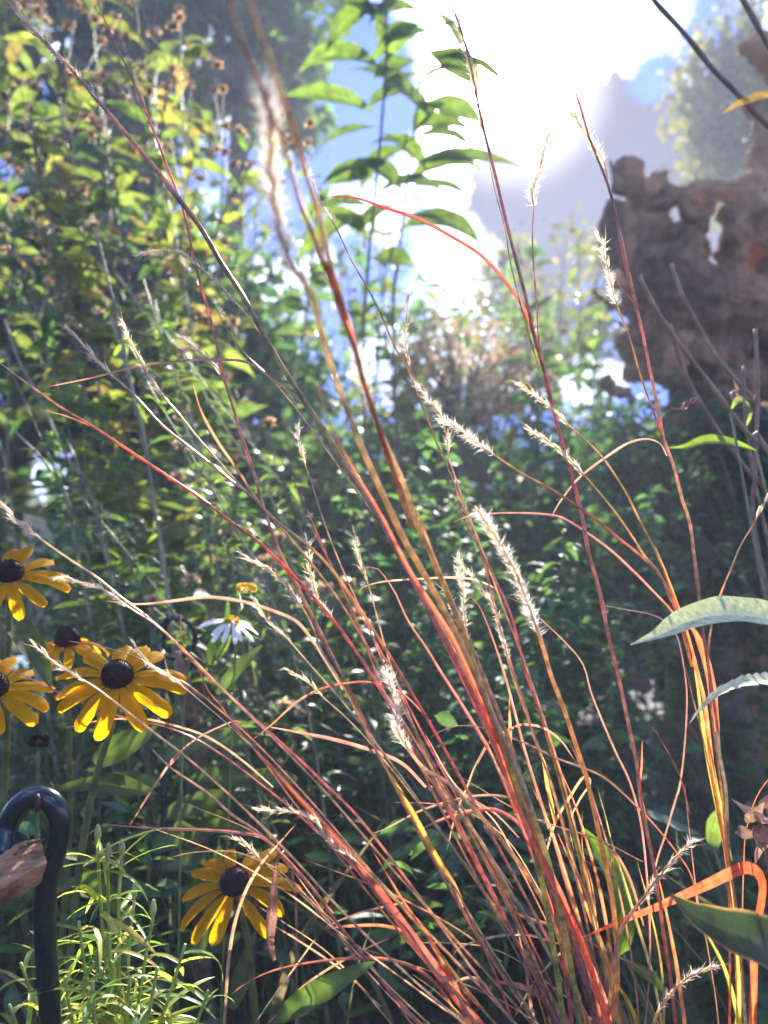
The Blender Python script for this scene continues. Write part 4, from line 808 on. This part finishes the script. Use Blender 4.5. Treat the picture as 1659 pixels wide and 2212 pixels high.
# ------------------------------------------------------------------ narrow leaved plant, lower left
def linear_plant():
    g = ground(265, 2700); t = thing('narrow_leaved_plant', 'bright green plant with narrow curling leaves and small buds, bottom left', 'plant', g)
    tops = [(210, 1822, .42), (233, 1862, .42), (262, 1852, .43), (170, 1990, .41), (330, 1985, .42), (290, 1945, .44), (105, 2030, .43), (400, 2040, .41), (45, 2080, .45), (450, 2140, .41), (340, 2090, .40), (230, 2010, .43), (140, 2110, .42), (375, 2150, .43), (20, 2170, .43), (200, 2120, .40), (280, 2110, .41), (90, 2170, .41)]
    for k, (x, y, d) in enumerate(tops):
        q = P(x, y, d); path = spline([q, P(x * .75 + 60, y + 130, d + .01), P(255 + (x - 255) * .35, 2330, .44), g + rng.normal(0, .008, 3) * [1, 1, 0]], 40)
        ms = MB(); tube(ms, path, np.linspace(.0008, .0016, 40), np.array((.32, .40, .10)) * rng.uniform(.85, 1.15, (40, 1)), 6); st = ms.build('stem', M_STEM, t)
        n = 26; i0 = np.sort(rng.integers(1, 24, n)); a = np.arange(n) * 2.4 + k; up = rng.uniform(-.05, .9, n)
        dd = np.stack([np.cos(a), np.sin(a) * .6, up], 1); ml = MB()
        leaves(ml, path[i0], dd, np.array([0, 0, 1.0]) + rng.normal(0, .3, (n, 3)), rng.uniform(.018, .040, n), rng.uniform(.0022, .0034, n), rng.uniform(.2, 1.7, n), pal(n, (.26, .38, .09), (.34, .44, .10), (.18, .30, .09), (.42, .42, .10), (.40, .34, .14), (.14, .24, .08)),
               (np.array([0, .12, .3, .5, .7, .87, 1]), np.array([.6, .9, 1, 1, .9, .6, .1])), fold=.35, rib=1.1)
        ml.build('leaves', M_LEAF, t).parent = st
        if k in (0, 1, 2, 4, 5):
            mb = MB(); u = np.linspace(0, 1, 9); tube(mb, np.array([q + (np.array([0, -.001, .010]) * v) for v in u]), np.sin(u * 2.6 + .25) * .0016 + .0002, (.36, .42, .18), 8); mb.build('bud', M_WOOL, t).parent = st
linear_plant()

# ------------------------------------------------------------------ hook, hanging slab, ring, stub
def hook():
    d = .40; q = [P(x, y, d + z) for x, y, z in ((12, 1850, -.006), (10, 1822, -.004), (15, 1790, 0), (28, 1757, 0), (50, 1732, 0), (80, 1721, 0), (108, 1730, 0), (125, 1752, 0), (131, 1780, 0), (127, 1815, 0), (116, 1855, 0), (105, 1900, 0), (98, 1950, 0), (98, 2010, 0), (103, 2110, .005), (110, 2212, .01))]
    g = q[-1] + (q[-1] - q[-2]) * ((q[-1][2] + .05) / (q[-2][2] - q[-1][2])); t = thing('garden_hook', 'dark green metal garden hook with a curled top at the left edge', 'hook', [g[0], g[1], 0])
    mb = MB(); p = spline(q + [g], 120); tube(mb, p, .0056, (0, 0, 0), 20); mb.build('hook_rod', M_HOOK, t)
    mb = MB(); tube(mb, spline([P(76, 1720, d - .0056), P(84, 1735, d - .0068), P(80, 1752, d - .006)], 8), np.linspace(.0022, .0012, 8), (0, 0, 0), 8); mb.build('rust_spot', M_RUST, t)
hook()
def slab():
    d = .375; top = [(-60, 1905), (-10, 1858), (30, 1826), (58, 1815), (84, 1812), (97, 1838), (103, 1862), (100, 1880), (66, 1912), (32, 1940), (2, 1966), (-60, 2010)]
    c_ = P(0, 1900, d); t = thing('wooden_slab', 'thick weathered brown slab hanging in the crook of the green hook', 'wooden slab', [c_[0], c_[1], c_[2]])
    # the upper face slopes away; the near edge is about a centimetre thick
    up = [P(-60, 1890, d + .012), P(-8, 1852, d + .014), P(30, 1822, d + .016), P(60, 1812, d + .018), P(86, 1810, d + .018), P(98, 1836, d + .006), P(104, 1862, d), P(64, 1880, d - .004), P(20, 1908, d - .008), P(-60, 1960, d - .012)]
    dn = [v + np.array([-.0035, .003, -.0105]) * (1 + .15 * math.sin(i * 2.1)) for i, v in enumerate(up)]
    me = bpy.data.meshes.new('slab'); n = len(up); org = c_
    me.from_pydata([tuple(v - org) for v in up + dn], [], [list(range(n))[::-1], list(range(n, 2 * n))] + [[i, (i + 1) % n, n + (i + 1) % n, n + i] for i in range(n)])
    me.validate(); me.materials.append(M_SLAB); o = bpy.data.objects.new('slab', me); COL.objects.link(o); o.parent = t
    m = o.modifiers.new('b', 'BEVEL'); m.width = .0007; m.segments = 3; m.limit_method = 'ANGLE'
    s = o.modifiers.new('r', 'REMESH'); s.mode = 'VOXEL'; s.voxel_size = .0006
    tx = bpy.data.textures.new('grain', 'CLOUDS'); tx.noise_scale = .006; dm = o.modifiers.new('d', 'DISPLACE'); dm.texture = tx; dm.strength = .0012; dm.mid_level = .5
    nm = bpy.data.meshes.new_from_object(o.evaluated_get(bpy.context.evaluated_depsgraph_get())); o.modifiers.clear(); o.data = nm
    bm = MB()
    for (x, y) in ((40, 1832), (58, 1824), (76, 1820), (30, 1846), (50, 1842)):
        q = P(x, y, d + .011); tube(bm, [q, q + np.array([.0028, .003, .001])], .0007, (.05, .03, .02), 6)
    bm.build('grooves', M_BARK, t)
slab()
def ring():
    d = .72; a = np.linspace(-2.1, 4.4, 44); q = [P(378 + 44 * math.cos(v), 1378 + 44 * math.sin(v), d + .004 * v) for v in a]; g = np.array([q[-1][0] + .02, q[-1][1] + .02, -.03])
    t = thing('wire_support', 'dark teal wire plant support with a ring end beside the white daisy', 'plant support', [g[0], g[1], 0])
    mb = MB(); tube(mb, spline(q + [P(352, 1470, d + .03), g], 90), .0026, (0, 0, 0), 10); mb.build('ring_wire', M_HOOK, t)
ring()
def stub():
    q = [P(384, 1408, .72), P(392, 1450, .72), P(402, 1500, .72), P(415, 1560, .73), P(425, 1640, .74)]; g = np.array([q[-1][0] + .02, q[-1][1] + .02, -.02]); t = thing('wooden_stub', 'split brown wooden stub standing right of the big coneflower', 'wooden stake', [g[0], g[1], 0])
    mb = MB(); p = spline(q + [g], 40); tube(mb, p, np.interp(np.linspace(0, 1, 40), [0, .05, .2, 1], [.0028, .0056, .0072, .009]) * rng.uniform(.9, 1.1, 40), np.array((.22, .15, .115)) * rng.uniform(.6, 1.25, (40, 1)), 7); mb.build('stake', M_DRY, t)
stub()
def rusty():
    d = 1.3; c_ = P(1338, 1468, d); t = thing('rusty_cap', 'rusty brown domed cap on a dark post in the deep shade', 'garden ornament', [c_[0], c_[1], 0])
    mb = MB(); u = np.linspace(0, 1, 14); r = np.sin(u * math.pi / 2) * 66 * d / FPX + .001; z = np.cos(u * math.pi / 2) * .030
    tube(mb, np.array([c_ + [0, 0, -.012 + v] for v in z]), r, (0, 0, 0), 36, False); mb.build('domed_cap', M_RUST, t)
    mb = MB(); tube(mb, np.array([c_ + [0, 0, .01], [c_[0], c_[1], -.02]]), .012, (0, 0, 0), 12); mb.build('post', M_BARK, t)
rusty()

# ------------------------------------------------------------------ bare stalks and large leaves at the right edge
def bare(name, label, path, d, rpx, col=(.30, .20, .14), foot_dx=.25, bumps=True, extra=None, mat=M_STEM, group='cut dry stalks at the right edge'):
    q = [P(x, y, d) for x, y in path]; g = np.array([max(q[-1][0] + foot_dx, .2), q[-1][1] + .05, 0.0])
    t = thing(name, label, 'plant stalk', g, group); mb = MB(); k = 110; p = spline(q + [q[-1] * .45 + g * .55 + [.02, 0, 0], g], k); r = np.linspace(rpx * .9, rpx * 1.2, k) * d / FPX
    if bumps: r = r * rng.uniform(.9, 1.15, k)
    tube(mb, p, r, np.asarray(col) * rng.uniform(.75, 1.25, (k, 1)), 9); mb.build('stalk', mat, t)
    fb = MB(); n = 300; i0 = rng.integers(0, k, n); Tuft.spikes(fb, p[i0], rdir(n, -.5, .8), r[i0] + .0012, .00018, (.7, .65, .6)); fb.build('fine_hairs', M_HAIR, t)
    return t, p
k1, p1 = bare('dry_stalk', 'longest cut dry stalk with a pale frayed tip, crossing in front of the root', [(1380, 597), (1415, 664), (1450, 719), (1495, 779), (1545, 844), (1590, 904), (1630, 954), (1680, 1005)], .60, 5.5)
bare('dry_stalk', 'plain dry stalk slanting in front of the lit root wood', [(1450, 569), (1470, 629), (1500, 689), (1540, 759), (1580, 809), (1640, 875), (1700, 950)], .72, 5)
bare('dry_stalk', 'dark bent dry stalk ending under the longest stalk', [(1447, 699), (1465, 764), (1495, 839), (1540, 914), (1580, 969), (1625, 1029), (1680, 1100)], .66, 5, (.22, .14, .11))
bare('dry_stalk', 'upright thin dry stalk with withered leaf scraps by the right edge', [(1632, 711), (1635, 789), (1637, 874), (1632, 1014), (1640, 1200)], .62, 4.5, (.25, .16, .13), .05)
bare('dry_stalk', 'short thin upright stalk left of the upright stalk with scraps', [(1607, 791), (1609, 889), (1622, 989), (1650, 1130)], .64, 4, (.24, .16, .13), .05)
t_, _ = bare('arching_stem', 'long dark stem crossing the top right corner with a yellow leaf', [(1395, -40), (1412, 0), (1480, 75), (1540, 150), (1585, 195), (1630, 245), (1680, 292), (1760, 380)], .75, 6, (.11, .06, .06), .1, group='dark stems in the top right corner')
big_leaves(t_, [(1700, 205, 1571, 206, .74, .73, 52, .5, .3)], M_DRY, (.42, .26, .04))
bare('arching_stem', 'short piece of dark stem in the very corner at the top right', [(1575, -50), (1605, 0), (1659, 100), (1740, 260)], .78, 6, (.12, .07, .07), .1, group='dark stems in the top right corner')
for (x, y, d_) in ((1590, 845, .62), (1640, 870, .62), (1480, 868, .6), (1505, 860, .6), (1625, 1030, .64)):
    scr = MB(); n = 3; leaves(scr, np.tile(P(x, y, d_), (n, 1)), rdir(n, -.9, .2), rdir(n), .012, .004, 1.9, pal(n, (.2, .12, .12)), LANCE, wavy=.2); scr.build('withered_leaf', M_DRY, k1)
def right_leaves():
    for lab, spine, wid, d, nrm, col, mat, kw in (
        ('large pale hairy leaf reaching in from the right edge, arching over the grass', [(1362, 1393, -.01), (1420, 1372, -.005), (1478, 1345, 0), (1540, 1328, .0), (1610, 1328, .005), (1700, 1345, .01)], (1, 10, 24, 34, 40, 44, 46, 44), .38, (.15, -.75, .75), (.56, .58, .36), M_WOOL, dict(curl=.35)),
        ('smaller pale toothed leaf drooping at the right edge under the large pale one', [(1490, 1562, 0), (1510, 1536, 0), (1535, 1510, 0), (1570, 1488, .0), (1620, 1474, 0), (1700, 1474, .01)], (1, 7, 14, 22, 30, 34), .39, (.0, -.45, .9), (.54, .57, .38), M_WOOL, dict(serr=.3)),
        ('dark green leaf with a curled brown margin in the bottom right corner', [(1448, 1932, 0), (1500, 1975, 0), (1560, 2005, 0), (1620, 2025, .0), (1700, 2060, .01)], (2, 30, 48, 58, 62), .33, (.1, -.9, .5), (.022, .036, .022), M_LEAF, dict(edge=(.30, .18, .10), curl=.2)),
        ('bright green leaf on the dry stalks, backlit against the shaded root', [(1442, 968, 0), (1480, 966, 0), (1530, 952, 0), (1580, 958, 0), (1634, 974, 0)], (1, 9, 16, 14, 3), .60, (.1, -.8, .5), (.16, .24, .04), M_LEAF, dict(curl=.3)),
        ('small curled green leaf hooked over the longest dry stalk', [(1612, 918, 0), (1618, 890, 0), (1606, 870, -.005), (1588, 868, -.01), (1578, 885, -.012)], (2, 9, 11, 8, 2), .60, (.5, -.6, .4), (.15, .20, .06), M_LEAF, dict(curl=.5)),
        ('broad green leaf lit from behind low among the orange blades', [(1262, 1790, 0), (1290, 1830, .0), (1320, 1880, .0), (1340, 1960, .01), (1345, 2060, .02)], (2, 26, 40, 42, 20), .56, (.4, -.9, .3), (.12, .20, .03), M_LEAF, dict(curl=.2)),
        ('grey green leaf lying in the shade right of the orange blades', [(1375, 1750, .0), (1420, 1770, .02), (1470, 1790, .04), (1510, 1800, .06)], (3, 26, 34, 6), .70, (.0, -.5, .9), (.14, .18, .12), M_WOOL, dict(curl=.2)),
        ('heart shaped leaf facing forward above the dried brown leaf at the right', [(1560, 1740, .0), (1545, 1780, .0), (1540, 1820, .0), (1548, 1850, -.01)], (4, 24, 18, 2), .62, (.2, -1, .2), (.12, .17, .06), M_LEAF, dict(curl=.2)),
    ):
        e = spine[-1]; q = P(e[0], e[1], d + e[2]); foot = np.array([q[0] + (.03 if e[0] < 1600 else .06), q[1] + .05, 0.0]); t = thing('broad_leaf', lab, 'leaf', foot); surface_leaf(t, spine, wid, d, nrm, col, mat, **kw)
        ms = MB(); tube(ms, spline([q, q * .5 + foot * .5 + [.015, 0, .01], foot], 14), np.linspace(.0010, .0020, 14), (.17, .2, .1), 7); ms.build('stem', M_STEM, t)
right_leaves()
def dried():
    q = P(1640, 1765, .46); foot = np.array([q[0] + .05, q[1] + .05, 0.0]); t = thing('dried_leaf', 'crumpled brown dried leaf hanging at the right edge', 'dried leaf', foot)
    mb = MB(); n = 16; leaves(mb, q + rng.normal(0, .006, (n, 3)), rdir(n, -1, .5), rdir(n, -1, 1), rng.uniform(.010, .018, n), rng.uniform(.006, .010, n), rng.uniform(1.6, 2.6, n), pal(n, (.26, .15, .11), (.34, .22, .16)), OVAL, wavy=.25); mb.build('crumpled_blade', M_DRY, t)
    ms = MB(); tube(ms, spline([q, q * .5 + foot * .5, foot], 10), .001, (.2, .12, .08), 6); ms.build('stem', M_STEM, t)
    q = P(588, 1900, .50); foot = P(640, 2230, .55); foot[2] = 0; t = thing('dried_leaf', 'withered pinkish leaf hanging down beside the lowest coneflower', 'dried leaf', foot)
    surface_leaf(t, [(598, 1860, 0), (592, 1900, 0), (585, 1970, 0), (582, 2030, .0), (592, 2075, .005)], (3, 9, 14, 10, 4), .50, (.6, -.8, .1), (.36, .20, .15), M_DRY, curl=.5)
    ms = MB(); tube(ms, spline([P(598, 1860, .5), P(612, 1835, .51), P(640, 1990, .54), foot], 20), .0009, (.3, .16, .12), 6); ms.build('stem', M_STEM, t)
dried()

# ------------------------------------------------------------------ thin volume added to imitate the veil of lens glare
def glare_haze():
    x0, x1, y0, y1, z0, z1 = -13, 13, -1.5, 10, -1.2, 6.4
    me = bpy.data.meshes.new('glare_haze'); v = [(x, y, z) for x in (x0, x1) for y in (y0, y1) for z in (z0, z1)]
    me.from_pydata(v, [], [(0, 1, 3, 2), (4, 6, 7, 5), (0, 4, 5, 1), (2, 3, 7, 6), (0, 2, 6, 4), (1, 5, 7, 3)]); me.validate()
    m = bpy.data.materials.new('glare_haze'); m.use_nodes = True; m.node_tree.nodes.clear(); t = NT(m.node_tree)
    pv = t.n('ShaderNodeVolumePrincipled'); pv.inputs['Density'].default_value = 0.022; pv.inputs['Color'].default_value = (.72, .80, 1, 1); pv.inputs['Anisotropy'].default_value = .22
    o = t.n('ShaderNodeOutputMaterial'); t.link(pv.outputs[0], o.inputs['Volume']); me.materials.append(m)
    ob = bpy.data.objects.new('glare_haze', me); COL.objects.link(ob); tag(ob, 'thin pale volume added to imitate the lens glare of the sun', None, None, 'stuff')
glare_haze()
sc.cycles.volume_bounces = 0
